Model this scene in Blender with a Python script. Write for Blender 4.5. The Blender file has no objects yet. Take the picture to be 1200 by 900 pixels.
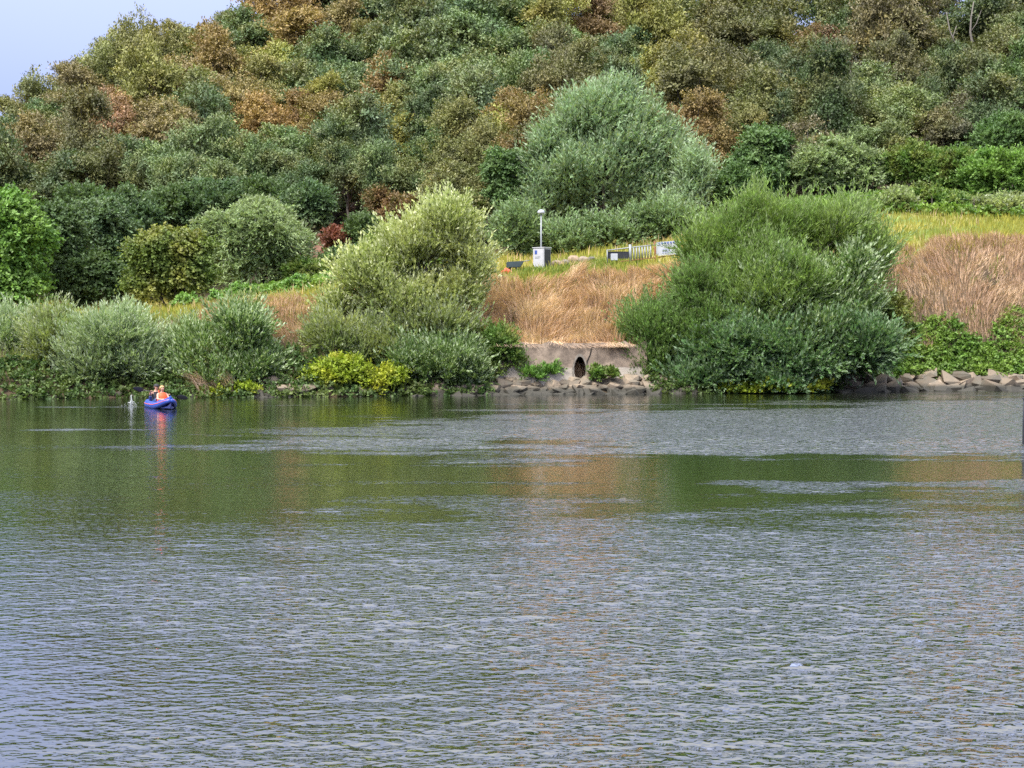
import bpy, bmesh, math, random
import numpy as np
from mathutils import Vector, Matrix, Euler

random.seed(7)
R_ = math.radians
SC = bpy.context.scene
COL = SC.collection

# ------------------------------------------------------------------ camera
F = 1650.0; CH = 3.0; PITCH = math.atan(60 / F)
cam_d = bpy.data.cameras.new('camera'); cam_d.sensor_width = 36; cam_d.lens = 36 * F / 1200
cam_d.clip_start = 0.1; cam_d.clip_end = 6000
cam = bpy.data.objects.new('camera', cam_d); COL.objects.link(cam)
cam.location = (0, 0, CH); cam.rotation_euler = (math.pi / 2 - PITCH, 0, 0)
SC.camera = cam

# ------------------------------------------------------------------ world, sun, exposure
SUN_EL, SUN_AZ = 52, -32            # azimuth measured from behind the camera, towards the left
w = bpy.data.worlds.new('World'); SC.world = w; w.use_nodes = True
nt = w.node_tree; nt.nodes.clear()
sky = nt.nodes.new('ShaderNodeTexSky'); sky.sky_type = 'NISHITA'; sky.sun_disc = False
sky.sun_elevation = R_(SUN_EL); sky.sun_rotation = R_(180 - SUN_AZ)
sky.air_density = 1.0; sky.dust_density = 2.0
bg1 = nt.nodes.new('ShaderNodeBackground'); bg1.inputs[1].default_value = 0.08
nt.links.new(sky.outputs[0], bg1.inputs[0])
tc = nt.nodes.new('ShaderNodeTexCoord'); sp = nt.nodes.new('ShaderNodeSeparateXYZ')
nt.links.new(tc.outputs['Generated'], sp.inputs[0])
ramp = nt.nodes.new('ShaderNodeValToRGB')
ramp.color_ramp.elements[0].position = 0.0; ramp.color_ramp.elements[0].color = (0.135, 0.19, 0.46, 1)
e = ramp.color_ramp.elements.new(0.16); e.color = (0.28, 0.34, 0.60, 1); e = ramp.color_ramp.elements.new(0.42); e.color = (0.72, 0.79, 1.10, 1)
ramp.color_ramp.elements[-1].position = 1.0; ramp.color_ramp.elements[-1].color = (2.1, 2.1, 2.15, 1)
nt.links.new(sp.outputs[2], ramp.inputs[0])
ns = nt.nodes.new('ShaderNodeTexNoise'); ns.inputs['Scale'].default_value = 1.6; ns.inputs['Detail'].default_value = 4
nt.links.new(tc.outputs['Generated'], ns.inputs['Vector'])
cr = nt.nodes.new('ShaderNodeMapRange'); cr.inputs[1].default_value = 0.42; cr.inputs[2].default_value = 0.68
cr.inputs[3].default_value = 0.0; cr.inputs[4].default_value = 0.45
nt.links.new(ns.outputs[0], cr.inputs[0])
mx = nt.nodes.new('ShaderNodeMix'); mx.data_type = 'RGBA'
nt.links.new(cr.outputs[0], mx.inputs[0]); nt.links.new(ramp.outputs[0], mx.inputs[6]); mx.inputs[7].default_value = (0.40, 0.46, 0.72, 1)
bg2 = nt.nodes.new('ShaderNodeBackground'); bg2.inputs[1].default_value = 0.95
nt.links.new(mx.outputs[2], bg2.inputs[0])
ms = nt.nodes.new('ShaderNodeMixShader'); ms.inputs[0].default_value = 0.85
nt.links.new(bg1.outputs[0], ms.inputs[1]); nt.links.new(bg2.outputs[0], ms.inputs[2])
wo = nt.nodes.new('ShaderNodeOutputWorld'); nt.links.new(ms.outputs[0], wo.inputs[0])

sd = bpy.data.lights.new('sun', 'SUN'); sd.energy = 3.4; sd.angle = R_(24); sd.color = (1.0, 0.95, 0.86)
sun = bpy.data.objects.new('sun', sd); COL.objects.link(sun)
_az = R_(SUN_AZ); _el = R_(SUN_EL)
_dir = Vector((math.sin(_az) * math.cos(_el), -math.cos(_az) * math.cos(_el), math.sin(_el)))
sun.rotation_euler = _dir.to_track_quat('Z', 'Y').to_euler(); sun.location = (0, 0, 80)
SC.view_settings.view_transform = 'Standard'; SC.view_settings.look = 'None'
SC.view_settings.exposure = 1.0; SC.view_settings.gamma = 1.0
SC.cycles.use_denoising = False; SC.cycles.max_bounces = 5; SC.cycles.diffuse_bounces = 2; SC.cycles.glossy_bounces = 3
SC.cycles.transmission_bounces = 3; SC.cycles.caustics_reflective = False; SC.cycles.caustics_refractive = False

# ------------------------------------------------------------------ helpers
def at(x, y, Y):
    """World point at depth Y that the photograph shows at pixel (x, y) of 1200x900."""
    cx = (x - 600) / F; cy = (450 - y) / F
    dy = math.cos(PITCH) + math.sin(PITCH) * cy
    dz = -math.sin(PITCH) + math.cos(PITCH) * cy
    k = Y / dy
    return Vector((cx * k, Y, CH + dz * k))

def tag(o, label=None, cat=None, group=None, kind=None):
    if label: o['label'] = label
    if cat: o['category'] = cat
    if group: o['group'] = group
    if kind: o['kind'] = kind
    return o

def empty(name, loc, rz=0):
    o = bpy.data.objects.new(name, None); COL.objects.link(o); o.location = loc; o.rotation_euler = (0, 0, rz)
    o.empty_display_size = 0.3
    return o

def link(name, me, parent=None, mat=None, loc=None):
    if mat is not None and not me.materials: me.materials.append(mat)
    o = bpy.data.objects.new(name, me); COL.objects.link(o)
    if parent: o.parent = parent
    if loc is not None: o.location = loc
    return o

def np_mesh(name, V, faces_n, loops, rnd=None, smooth=False):
    """faces_n: vertices per face (array); loops: flat vertex indices."""
    me = bpy.data.meshes.new(name)
    me.vertices.add(len(V)); me.vertices.foreach_set('co', np.asarray(V, dtype=np.float32).ravel())
    me.loops.add(len(loops)); me.loops.foreach_set('vertex_index', np.asarray(loops, dtype=np.int32))
    me.polygons.add(len(faces_n))
    starts = np.concatenate([[0], np.cumsum(faces_n)[:-1]]).astype(np.int32)
    me.polygons.foreach_set('loop_start', starts)
    if smooth: me.polygons.foreach_set('use_smooth', np.ones(len(faces_n), dtype=bool))
    if rnd is not None:
        a = me.attributes.new('rnd', 'FLOAT', 'FACE'); a.data.foreach_set('value', np.asarray(rnd, dtype=np.float32))
    me.update(calc_edges=True)
    return me

def unit(v): return v / (np.linalg.norm(v, axis=-1, keepdims=True) + 1e-9)

# ------------------------------------------------------------------ materials
def mat_base(name):
    m = bpy.data.materials.new(name); m.use_nodes = True; t = m.node_tree; t.nodes.clear()
    return m, t
def N(t, typ, **kw):
    n = t.nodes.new(typ)
    for k, v in kw.items(): setattr(n, k, v)
    return n
def math_node(t, op, a, b=None, c=None, clamp=False):
    n = t.nodes.new('ShaderNodeMath'); n.operation = op; n.use_clamp = clamp
    for i, v in enumerate((a, b, c)):
        if v is None: continue
        if isinstance(v, (int, float)): n.inputs[i].default_value = v
        else: t.links.new(v, n.inputs[i])
    return n.outputs[0]
def mixc(t, f, a, b, blend='MIX'):
    n = t.nodes.new('ShaderNodeMix'); n.data_type = 'RGBA'; n.blend_type = blend
    for i, v in ((0, f), (6, a), (7, b)):
        if isinstance(v, (int, float)): n.inputs[i].default_value = v
        elif isinstance(v, tuple): n.inputs[i].default_value = v + (1,) if len(v) == 3 else v
        else: t.links.new(v, n.inputs[i])
    return n.outputs[2]
def mrange(t, v, a, b, c=0.0, d=1.0, smooth=False):
    n = t.nodes.new('ShaderNodeMapRange')
    if smooth: n.interpolation_type = 'SMOOTHSTEP'
    t.links.new(v, n.inputs[0])
    for i, x in zip((1, 2, 3, 4), (a, b, c, d)): n.inputs[i].default_value = x
    return n.outputs[0]

def leaf_material(name, color=None, second=None, under=None, noise_scale=0.35, trans=0.30, var=0.8, rough=0.5, gain=1.22):
    """color None: the object's own colour is used (hill trees share one material)."""
    m, t = mat_base(name)
    if color is None:
        oi = N(t, 'ShaderNodeObjectInfo'); base = oi.outputs['Color']
        gp = N(t, 'ShaderNodeNewGeometry'); wn = N(t, 'ShaderNodeTexNoise'); wn.inputs['Scale'].default_value = 0.28; wn.inputs['Detail'].default_value = 4
        t.links.new(gp.outputs['Position'], wn.inputs['Vector'])
        hue = mixc(t, mrange(t, wn.outputs[0], .40, .60), (0.085, 0.125, 0.052), (0.150, 0.135, 0.050))
        base = mixc(t, mrange(t, wn.outputs[0], .36, .64, .05, .35), base, hue)
        second_c = mixc(t, .45, mixc(t, 1.0, base, (1.25, 1.10, 0.70), 'MULTIPLY'), hue)
    else:
        base = color; second_c = second or tuple(min(1, c * k) for c, k in zip(color, (1.3, 1.1, .7)))
        oi = N(t, 'ShaderNodeObjectInfo')
    tcn = N(t, 'ShaderNodeTexCoord')
    off = N(t, 'ShaderNodeVectorMath', operation='ADD'); t.links.new(tcn.outputs['Object'], off.inputs[0])
    sc = N(t, 'ShaderNodeVectorMath', operation='SCALE'); sc.inputs[3].default_value = 60
    cx = N(t, 'ShaderNodeCombineXYZ'); t.links.new(oi.outputs['Random'], cx.inputs[0]); t.links.new(cx.outputs[0], sc.inputs[0])
    t.links.new(sc.outputs[0], off.inputs[1])
    nz = N(t, 'ShaderNodeTexNoise'); nz.inputs['Scale'].default_value = noise_scale; nz.inputs['Detail'].default_value = 3
    t.links.new(off.outputs[0], nz.inputs['Vector'])
    f2 = mrange(t, nz.outputs[0], 0.42, 0.66, 0, 0.9)
    c = mixc(t, f2, base, second_c)
    at_ = N(t, 'ShaderNodeAttribute', attribute_name='rnd')
    br = mrange(t, at_.outputs['Fac'], 0, 1, 1 - var * 0.55, 1 + var * 0.75)
    brc = N(t, 'ShaderNodeCombineXYZ')
    for i in range(3): t.links.new(br, brc.inputs[i])
    c = mixc(t, 1.0, c, brc.outputs[0], 'MULTIPLY')
    c = mixc(t, 1.0, c, (gain, gain, gain), 'MULTIPLY')
    if under:
        ge = N(t, 'ShaderNodeNewGeometry'); c = mixc(t, ge.outputs['Backfacing'], c, under)
    d = N(t, 'ShaderNodeBsdfPrincipled'); t.links.new(c, d.inputs['Base Color']); d.inputs['Roughness'].default_value = rough
    d.inputs['Specular IOR Level'].default_value = 0.35
    tr = N(t, 'ShaderNodeBsdfTranslucent')
    c2 = mixc(t, 1.0, c, (1.1, 1.2, 0.5), 'MULTIPLY'); t.links.new(c2, tr.inputs[0])
    s = N(t, 'ShaderNodeMixShader'); s.inputs[0].default_value = trans
    t.links.new(d.outputs[0], s.inputs[1]); t.links.new(tr.outputs[0], s.inputs[2])
    o = N(t, 'ShaderNodeOutputMaterial'); t.links.new(s.outputs[0], o.inputs[0])
    return m

def plain(name, color, rough=0.7, metal=0.0, var=0.25, scale=3.0, color2=None, bump=0.15):
    m, t = mat_base(name)
    tcn = N(t, 'ShaderNodeTexCoord'); nz = N(t, 'ShaderNodeTexNoise'); nz.inputs['Scale'].default_value = scale; nz.inputs['Detail'].default_value = 6
    t.links.new(tcn.outputs['Object'], nz.inputs['Vector'])
    f = mrange(t, nz.outputs[0], 0.3, 0.7)
    c = mixc(t, f, tuple(x * (1 - var) for x in color), color2 or tuple(min(1, x * (1 + var)) for x in color))
    p = N(t, 'ShaderNodeBsdfPrincipled'); t.links.new(c, p.inputs['Base Color'])
    p.inputs['Roughness'].default_value = rough; p.inputs['Metallic'].default_value = metal
    if bump:
        b = N(t, 'ShaderNodeBump'); b.inputs['Strength'].default_value = bump; b.inputs['Distance'].default_value = 0.05
        t.links.new(nz.outputs[0], b.inputs['Height']); t.links.new(b.outputs[0], p.inputs['Normal'])
    o = N(t, 'ShaderNodeOutputMaterial'); t.links.new(p.outputs[0], o.inputs[0])
    return m

# ------------------------------------------------------------------ terrain
RX = [-900, -300, -150, -73, -60, -48, -36, -10, 40, 100, 300, 900]
RZ = [4, 6, 11, 25.5, 30, 35.5, 41, 43.5, 43.5, 44, 38, 30]
WALL = (-0.9, 6.4)
rg = np.random.default_rng(5)
_ph = rg.uniform(0, 6.28, (8, 2)); _fr = rg.uniform(0.03, 0.35, (8, 2)) * rg.choice([-1, 1], (8, 2))
def wob(X, Y):
    z = 0
    for (a, b), (p, q) in zip(_fr, _ph): z = z + np.sin(a * X + p) * np.cos(b * Y + q) / (1 + 6 * abs(a))
    return z * 0.35
def Yb(X): 
    Xc = np.clip(X, -70, 70)
    return 68 + 0.2 * Xc + 0.35 * np.sin(Xc * 0.31 + 1) + 0.18 * np.sin(Xc * 0.93)
def sstep(a, b, x):
    u = np.clip((x - a) / (b - a), 0, 1); return u * u * (3 - 2 * u)
def ground(X, Y):
    X = np.asarray(X, dtype=float); Y = np.asarray(Y, dtype=float)
    t = Y - Yb(X)
    H = np.clip(5.6 + 0.1 * X, 2.8, 8.4); s = np.clip(0.11 + 0.0022 * X, 0.06, 0.17)
    z = np.where(t < -3, -2.0, -2.0 + (t + 3) / 3 * 1.7)
    z = np.where(t > 0, -0.3 + t / 1.8 * 1.1, z)
    u = np.clip((t - 1.8) / 6.7, 0, 1)
    z = np.where(t > 1.8, 0.8 + (H - 0.8) * (0.75 * np.sin(u * math.pi / 2) + 0.25 * u), z)
    z = np.where(t > 8.5, H + (t - 8.5) * s, z)
    inw = (X > WALL[0]) & (X < WALL[1])
    u2 = np.clip((t - 3.0) / 5.5, 0, 1)
    zw = np.where(t < 2.75, 0.72, 2.15 + (H - 2.15) * u2)
    z = np.where(inw & (t > 1.8) & (t < 8.5), zw, z)
    base = H + (112 - Yb(X) - 8.5) * s
    Rr = np.interp(X, RX, RZ); uh = np.clip((Y - 112) / 88, 0, 1)
    zh = base + (Rr - base) * (0.25 * uh * uh + 0.75 * uh)
    z = np.where(Y > 112, zh, z)
    z = np.where(Y > 205, Rr - (Rr - 18) * sstep(205, 700, Y), z)
    near = np.interp(Y, [-600, -40, 1.5, 4.5, 8], [1.5, 1.35, 1.3, -0.2, -2])
    z = np.where(Y < 30, near, z)
    z = z + wob(X, Y) * sstep(9, 30, t)
    return z
def gz(x, y): return float(ground(np.array([x]), np.array([y]))[0])

Xs = np.concatenate([np.array([-3000, -1500, -800, -400, -250, -160, -120, -90, -70, -55, -46]), np.arange(-40, 44, 0.4), np.array([48, 55, 65, 80, 100, 130, 180, 260, 400, 800, 1500, 3000])])
Ys = np.concatenate([np.array([-600, -200, -60, -20, -5, 0, 1.5, 3, 4.5, 6, 8, 15, 30, 45, 50, 53]), np.arange(55, 90, 0.3), np.arange(90, 112, 1.0), np.arange(112, 210, 2.5), np.array([215, 225, 240, 260, 300, 350, 420, 520, 700, 1000, 1800, 3200])])
GX, GY = np.meshgrid(Xs, Ys); GZ = ground(GX, GY)
GZ = GZ + np.where((GY - Yb(GX) > 0) & (GY < 112), rg.normal(0, 0.04, GZ.shape), 0)
nx, ny = len(Xs), len(Ys)
idx = np.arange(nx * ny).reshape(ny, nx)
q = np.stack([idx[:-1, :-1], idx[:-1, 1:], idx[1:, 1:], idx[1:, :-1]], -1).reshape(-1, 4)
CULV = at(680, 432, 70.2)
Vt = np.stack([GX, GY, GZ], -1).reshape(-1, 3)
cen = Vt[q].mean(1); tt = cen[:, 1] - Yb(cen[:, 0])
keep = ~((abs(cen[:, 0] - CULV.x) < 0.75) & (tt > 2.2) & (tt < 3.6))
q = q[keep]
me = np_mesh('ground', Vt, np.full(len(q), 4), q.ravel(), smooth=True)
gm, t = mat_base('ground_soil_and_turf')
ge = N(t, 'ShaderNodeNewGeometry'); sx = N(t, 'ShaderNodeSeparateXYZ'); t.links.new(ge.outputs['Position'], sx.inputs[0])
n1 = N(t, 'ShaderNodeTexNoise'); n1.inputs['Scale'].default_value = 0.12; n1.inputs['Detail'].default_value = 8; t.links.new(ge.outputs['Position'], n1.inputs['Vector'])
n2 = N(t, 'ShaderNodeTexNoise'); n2.inputs['Scale'].default_value = 1.4; n2.inputs['Detail'].default_value = 8; t.links.new(ge.outputs['Position'], n2.inputs['Vector'])
bank = mixc(t, mrange(t, n2.outputs[0], .35, .65), (0.055, 0.042, 0.028), (0.12, 0.088, 0.058))
mead = mixc(t, mrange(t, n1.outputs[0], .4, .6), (0.12, 0.16, 0.04), (0.32, 0.26, 0.10))
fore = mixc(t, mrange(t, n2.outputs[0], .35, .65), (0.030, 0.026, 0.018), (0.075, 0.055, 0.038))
soil = mixc(t, mrange(t, n2.outputs[0], .35, .65), (0.115, 0.055, 0.040), (0.20, 0.115, 0.085))
# bare soil scar on the lower hill
def blob(cx, cy, rx, ry):
    a = math_node(t, 'DIVIDE', math_node(t, 'SUBTRACT', sx.outputs[0], cx), rx); b = math_node(t, 'DIVIDE', math_node(t, 'SUBTRACT', sx.outputs[1], cy), ry)
    r = math_node(t, 'SQRT', math_node(t, 'ADD', math_node(t, 'MULTIPLY', a, a), math_node(t, 'MULTIPLY', b, b)))
    r = math_node(t, 'ADD', r, math_node(t, 'MULTIPLY', n1.outputs[0], 0.8))
    return mrange(t, r, 1.5, 1.25)
sc_ = math_node(t, 'MAXIMUM', blob(-14.5, 121, 6, 9), blob(-9.5, 135, 6.5, 9))
tv = math_node(t, 'SUBTRACT', sx.outputs[1], math_node(t, 'MULTIPLY', sx.outputs[0], 0.2))
c = mixc(t, mrange(t, math_node(t, 'ADD', tv, math_node(t, 'MULTIPLY', n2.outputs[0], 3)), 77, 79.5), bank, mead)
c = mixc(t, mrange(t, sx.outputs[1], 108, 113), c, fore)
c = mixc(t, sc_, c, soil)
p = N(t, 'ShaderNodeBsdfPrincipled'); p.inputs['Roughness'].default_value = 0.95; p.inputs['Specular IOR Level'].default_value = 0.1
t.links.new(c, p.inputs['Base Color'])
bp = N(t, 'ShaderNodeBump'); bp.inputs['Strength'].default_value = 0.8; bp.inputs['Distance'].default_value = 0.15; t.links.new(n2.outputs[0], bp.inputs['Height']); t.links.new(bp.outputs[0], p.inputs['Normal'])
o_ = N(t, 'ShaderNodeOutputMaterial'); t.links.new(p.outputs[0], o_.inputs[0])
g_ob = link('ground', me, mat=gm); tag(g_ob, kind='structure')

# ------------------------------------------------------------------ water
def vnoise(x, y, seed):
    r_ = np.random.default_rng(seed); T_ = r_.random((256, 256))
    xi = np.floor(x).astype(int); yi = np.floor(y).astype(int); fx = x - xi; fy = y - yi
    fx = fx * fx * (3 - 2 * fx); fy = fy * fy * (3 - 2 * fy); g = lambda a, b: T_[a % 256, b % 256]
    return (g(xi, yi) * (1 - fx) + g(xi + 1, yi) * fx) * (1 - fy) + (g(xi, yi + 1) * (1 - fx) + g(xi + 1, yi + 1) * fx) * fy
def fnoise(x, y, seed, o=4, ro=.55):
    s_ = 0; a = 1; tot = 0
    for i in range(o): s_ = s_ + a * vnoise(x * 2 ** i + 17 * i, y * 2 ** i + 5 * i, seed + i); tot += a; a *= ro
    return s_ / tot
def chop_map(X, Y):
    """how ruffled the river is: a wind band across the far reach, a rippled near reach, calm water between"""
    big = fnoise(X * .10, Y * .30, 1, 4) - .5; med = fnoise(X * .35, Y * 1.0, 9, 4, .65) - .5
    edge = big * 14 + med * 20
    band = sstep(-1.5, 1.5, 50.5 + .70 * X - Y - edge * .8) * sstep(-2.0, 2.5, Y + edge * .7 - (36.0 - .30 * X)) * sstep(-12, -2, X + edge * .4)
    nz_ = sstep(-6.0, 4.5, 19.0 + .22 * X - Y - edge * .55)
    calm = .06 + .94 * sstep(1.5, 7.0, X + .55 * Y + edge * .35)
    gust = sstep(.0, .13, big + med * .5) * (.10 + .9 * sstep(-8, 8, X)) * sstep(66, 50, Y) * sstep(17, 22, Y)
    ch = .95 * band + .66 * nz_ * calm + .5 * gust * (1 - band)
    for x0, x1, y0, wd, k in ((-20, -13.9, 56.9, .40, .8), (-15.5, -10.5, 43.5, .45, .8), (-3.5, 4.0, 54.5, .7, .9), (-13.0, -4, 58.5, .3, .45), (-2, 9, 59.0, .5, .6), (-13.2, -12, 57.4, .3, .6)):
        ch = ch + k * sstep(wd, wd * .3, abs(Y + med * 1.6 - y0)) * sstep(x0, x0 + 1.5, X) * sstep(x1, x1 - 1.5, X)
    return np.clip(ch, 0, 1) * (.85 + .3 * fnoise(X * .6, Y * 1.1, 30, 3))
wrows = np.concatenate([np.arange(6, 24, .055), np.arange(24, 40, .10), np.arange(40, 62, .16), np.arange(62, 80, .6)])
ncol = 560; uu = np.linspace(-1, 1, ncol)
WY = np.repeat(wrows[:, None], ncol, 1); WX = uu[None, :] * (.40 * WY + 2.5)
chop = chop_map(WX, WY)
wr = np.random.default_rng(12); HH = np.zeros_like(WX)
for i in range(130):
    lam = .115 * (1.1 / .115) ** (wr.random() ** 1.4); k_ = 2 * np.pi / lam
    th = wr.normal(-0.07, .36)
    kx, ky = math.sin(th) * k_, math.cos(th) * k_
    a_ = .0245 / k_ * float(np.interp(lam, [.25, .4, .6, 1.1], [1.0, 1.0, .42, .16])); spacing = .40 * WY * 2 / ncol
    fade = np.clip(lam / (np.maximum(spacing, np.interp(WY, [6, 24, 24.1, 40, 40.1, 62, 62.1], [.055, .055, .10, .10, .16, .16, .6])) * 3.2), 0, 1) ** 2
    grp = .75 + .5 * vnoise(WX * .45 + i * 3.3, WY * .6 + i, 50 + i)
    HH += a_ * fade * grp * np.sin(kx * WX + ky * WY + wr.uniform(0, 6.28))
ef = sstep(1, .97, abs(WX) / (.40 * WY + 2.5)) * sstep(6, 7, WY) * sstep(70, 64, WY)
WZ = HH * (chop + .045 + .05 * sstep(.45, .7, fnoise(WX * .15, WY * .5, 44))) * ef
nr_ = len(wrows); wi = np.arange(nr_ * ncol).reshape(nr_, ncol)
wq = np.stack([wi[:-1, :-1], wi[:-1, 1:], wi[1:, 1:], wi[1:, :-1]], -1).reshape(-1, 4)
Vw = np.stack([WX, WY, WZ], -1).reshape(-1, 3)
# the river beyond the waved sheet: flat wings that share its border
a0 = len(Vw); ex = np.array([(-3000, 2, 0), (3000, 2, 0), (3000, 84, 0), (-3000, 84, 0)], dtype=float)
Vw = np.concatenate([Vw, ex]); fn = [4] * len(wq); lp = [wq.ravel()]
def poly(l): fn.append(len(l)); lp.append(np.array(l))
poly([a0, a0 + 1] + list(wi[0, ::-1])); poly([a0 + 3, a0] + list(wi[:, 0])); poly([a0 + 1, a0 + 2] + list(wi[::-1, -1])); poly([a0 + 2, a0 + 3] + list(wi[-1, :]))
wme = np_mesh('water', Vw, np.array(fn), np.concatenate(lp), smooth=True)
aa = wme.attributes.new('chop', 'FLOAT', 'POINT'); aa.data.foreach_set('value', np.concatenate([chop.ravel(), np.full(4, .3)]).astype(np.float32))
def water_material():
    m, t = mat_base('river_water')
    ge = N(t, 'ShaderNodeNewGeometry'); pos = ge.outputs['Position']
    M = lambda op, a, b=None, c=None, **k: math_node(t, op, a, b, c, **k)
    def vop(op, a, b):
        n = N(t, 'ShaderNodeVectorMath', operation=op)
        for i, v in enumerate((a, b)):
            if isinstance(v, tuple): n.inputs[i].default_value = v
            else: t.links.new(v, n.inputs[i])
        return n.outputs[0]
    def noise(vec, scale, detail):
        n = N(t, 'ShaderNodeTexNoise'); n.inputs['Scale'].default_value = scale; n.inputs['Detail'].default_value = detail
        t.links.new(vec, n.inputs['Vector']); return n.outputs[0]
    at_ = N(t, 'ShaderNodeAttribute', attribute_name='chop')
    amp = M('ADD', M('MULTIPLY', at_.outputs['Fac'], 0.075), 0.006)
    h = lambda v: noise(vop('MULTIPLY', v, (1, 1.5, 1)), 7.0, 2.0)
    E = 0.012
    h0 = h(pos); hx = h(vop('ADD', pos, (E, 0, 0))); hy = h(vop('ADD', pos, (0, E, 0)))
    gx = M('MULTIPLY', M('DIVIDE', M('SUBTRACT', h0, hx), E), M('MULTIPLY', amp, .8)); gy = M('MULTIPLY', M('DIVIDE', M('SUBTRACT', h0, hy), E), amp)
    cmb = N(t, 'ShaderNodeCombineXYZ'); t.links.new(gx, cmb.inputs[0]); t.links.new(gy, cmb.inputs[1])
    nn = N(t, 'ShaderNodeVectorMath', operation='NORMALIZE'); t.links.new(vop('ADD', ge.outputs['Normal'], cmb.outputs[0]), nn.inputs[0])
    gl = N(t, 'ShaderNodeBsdfGlossy'); gl.inputs['Roughness'].default_value = 0.04; gl.inputs[0].default_value = (0.97, 0.97, 1, 1)
    t.links.new(nn.outputs[0], gl.inputs['Normal'])
    df = N(t, 'ShaderNodeBsdfDiffuse'); df.inputs[0].default_value = (0.012, 0.016, 0.006, 1)
    fr = N(t, 'ShaderNodeFresnel'); fr.inputs[0].default_value = 1.5; t.links.new(nn.outputs[0], fr.inputs[1])
    s = N(t, 'ShaderNodeMixShader'); t.links.new(M('POWER', fr.outputs[0], .62), s.inputs[0]); t.links.new(df.outputs[0], s.inputs[1]); t.links.new(gl.outputs[0], s.inputs[2])
    o = N(t, 'ShaderNodeOutputMaterial'); t.links.new(s.outputs[0], o.inputs[0])
    return m
tag(link('water', wme, mat=water_material()), kind='structure')

# ------------------------------------------------------------------ foliage generators
def leafcloud(seed, lobes, nsp, per, L, W, shoot, up=0.5, spread=0.5, droop=0.2, angle=0.7, low=-0.5, nbias=0.6, inner=0.55, along=1.0, zmin=None):
    """Sprays of small leaves on the shells of ellipsoid lobes (x,y,z,rx,ry,rz)."""
    r = np.random.default_rng(seed)
    lob = np.asarray(lobes, dtype=float)
    ar = (lob[:, 3] * lob[:, 4] + lob[:, 3] * lob[:, 5] + lob[:, 4] * lob[:, 5]); ar = ar / ar.sum()
    k = r.choice(len(lob), nsp, p=ar); lb = lob[k]
    u = unit(r.normal(size=(nsp, 3))); bad = u[:, 2] < low
    u[bad, 2] *= -1
    rad = (inner + (1 - inner) * r.random(nsp) ** 0.6)[:, None]
    o = lb[:, :3] + lb[:, 3:6] * u * rad
    n = unit(u / lb[:, 3:6])
    d = unit(n + np.array([0, 0, up]) + r.normal(size=(nsp, 3)) * spread)
    ls = shoot * r.uniform(0.6, 1.3, nsp)
    s = (np.linspace(1 - along, 1, per)[None, :] + r.uniform(-.5, .5, (nsp, per)) / per) * ls[:, None]
    p = o[:, None, :] + d[:, None, :] * s[..., None]
    p[..., 2] -= droop * (s ** 2) / max(shoot, 1e-3)
    rv = r.normal(size=(nsp, per, 3)); dd = np.broadcast_to(d[:, None, :], rv.shape)
    perp = unit(rv - dd * (rv * dd).sum(-1, keepdims=True))
    a = angle * r.uniform(0.6, 1.4, (nsp, per, 1))
    ld = unit(dd * np.cos(a) + perp * np.sin(a) - np.array([0, 0, 0.25]) * droop)
    nr = n[:, None, :] * nbias + np.array([0, 0, 0.5 * nbias]) + r.normal(size=rv.shape) * 0.5
    ln = unit(nr - ld * (nr * ld).sum(-1, keepdims=True)); wv = np.cross(ld, ln)
    Ls = L * r.uniform(0.65, 1.3, (nsp, per, 1)); Ws = W * r.uniform(0.7, 1.25, (nsp, per, 1))
    v = np.stack([p, p + ld * Ls * .45 + wv * Ws * .5, p + ld * Ls, p + ld * Ls * .45 - wv * Ws * .5], 2).reshape(-1, 3)
    if zmin is not None: v[:, 2] = np.maximum(v[:, 2], zmin + 0.05 * r.random(len(v)))
    rn = np.clip(0.72 * r.random(nsp)[:, None] + 0.28 * r.random((nsp, per)), 0, 1).ravel()
    return v, rn

def cloud_mesh(name, parts):
    V = np.concatenate([p[0] for p in parts]); rn = np.concatenate([p[1] for p in parts])
    return np_mesh(name, V, np.full(len(V) // 4, 4), np.arange(len(V)), rn)

def tubes_mesh(name, paths, seg=5):
    """paths: list of [(point, radius), ...] -> one branching mesh."""
    V = []; Fc = []
    for path in paths:
        rings = []
        for i, (pt, rr) in enumerate(path):
            pt = Vector(pt); a = Vector(path[max(i - 1, 0)][0]); b = Vector(path[min(i + 1, len(path) - 1)][0])
            dr = (b - a); dr = dr.normalized() if dr.length > 1e-6 else Vector((0, 0, 1))
            sd_ = dr.cross(Vector((0.31, 0.9, 0.2))).normalized(); up_ = sd_.cross(dr)
            ids = []
            for k in range(seg):
                an = 2 * math.pi * k / seg; V.append(pt + (sd_ * math.cos(an) + up_ * math.sin(an)) * rr); ids.append(len(V) - 1)
            rings.append(ids)
        for r0, r1 in zip(rings[:-1], rings[1:]):
            for k in range(seg): Fc.append((r0[k], r0[(k + 1) % seg], r1[(k + 1) % seg], r1[k]))
        Fc.append(tuple(rings[-1])); Fc.append(tuple(reversed(rings[0])))
    me = bpy.data.meshes.new(name); me.from_pydata([tuple(v) for v in V], [], Fc)
    me.polygons.foreach_set('use_smooth', [True] * len(me.polygons)); me.update()
    return me

def limb(a, b, r0, r1, rnd, n=4, wig=0.08):
    a = Vector(a); b = Vector(b); L = (b - a).length; out = []
    for i in range(n + 1):
        f = i / n; p = a.lerp(b, f)
        if 0 < i < n: p += Vector((rnd.uniform(-1, 1), rnd.uniform(-1, 1), rnd.uniform(-.5, .8))) * L * wig
        out.append((p, r0 + (r1 - r0) * f))
    return out

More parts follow.
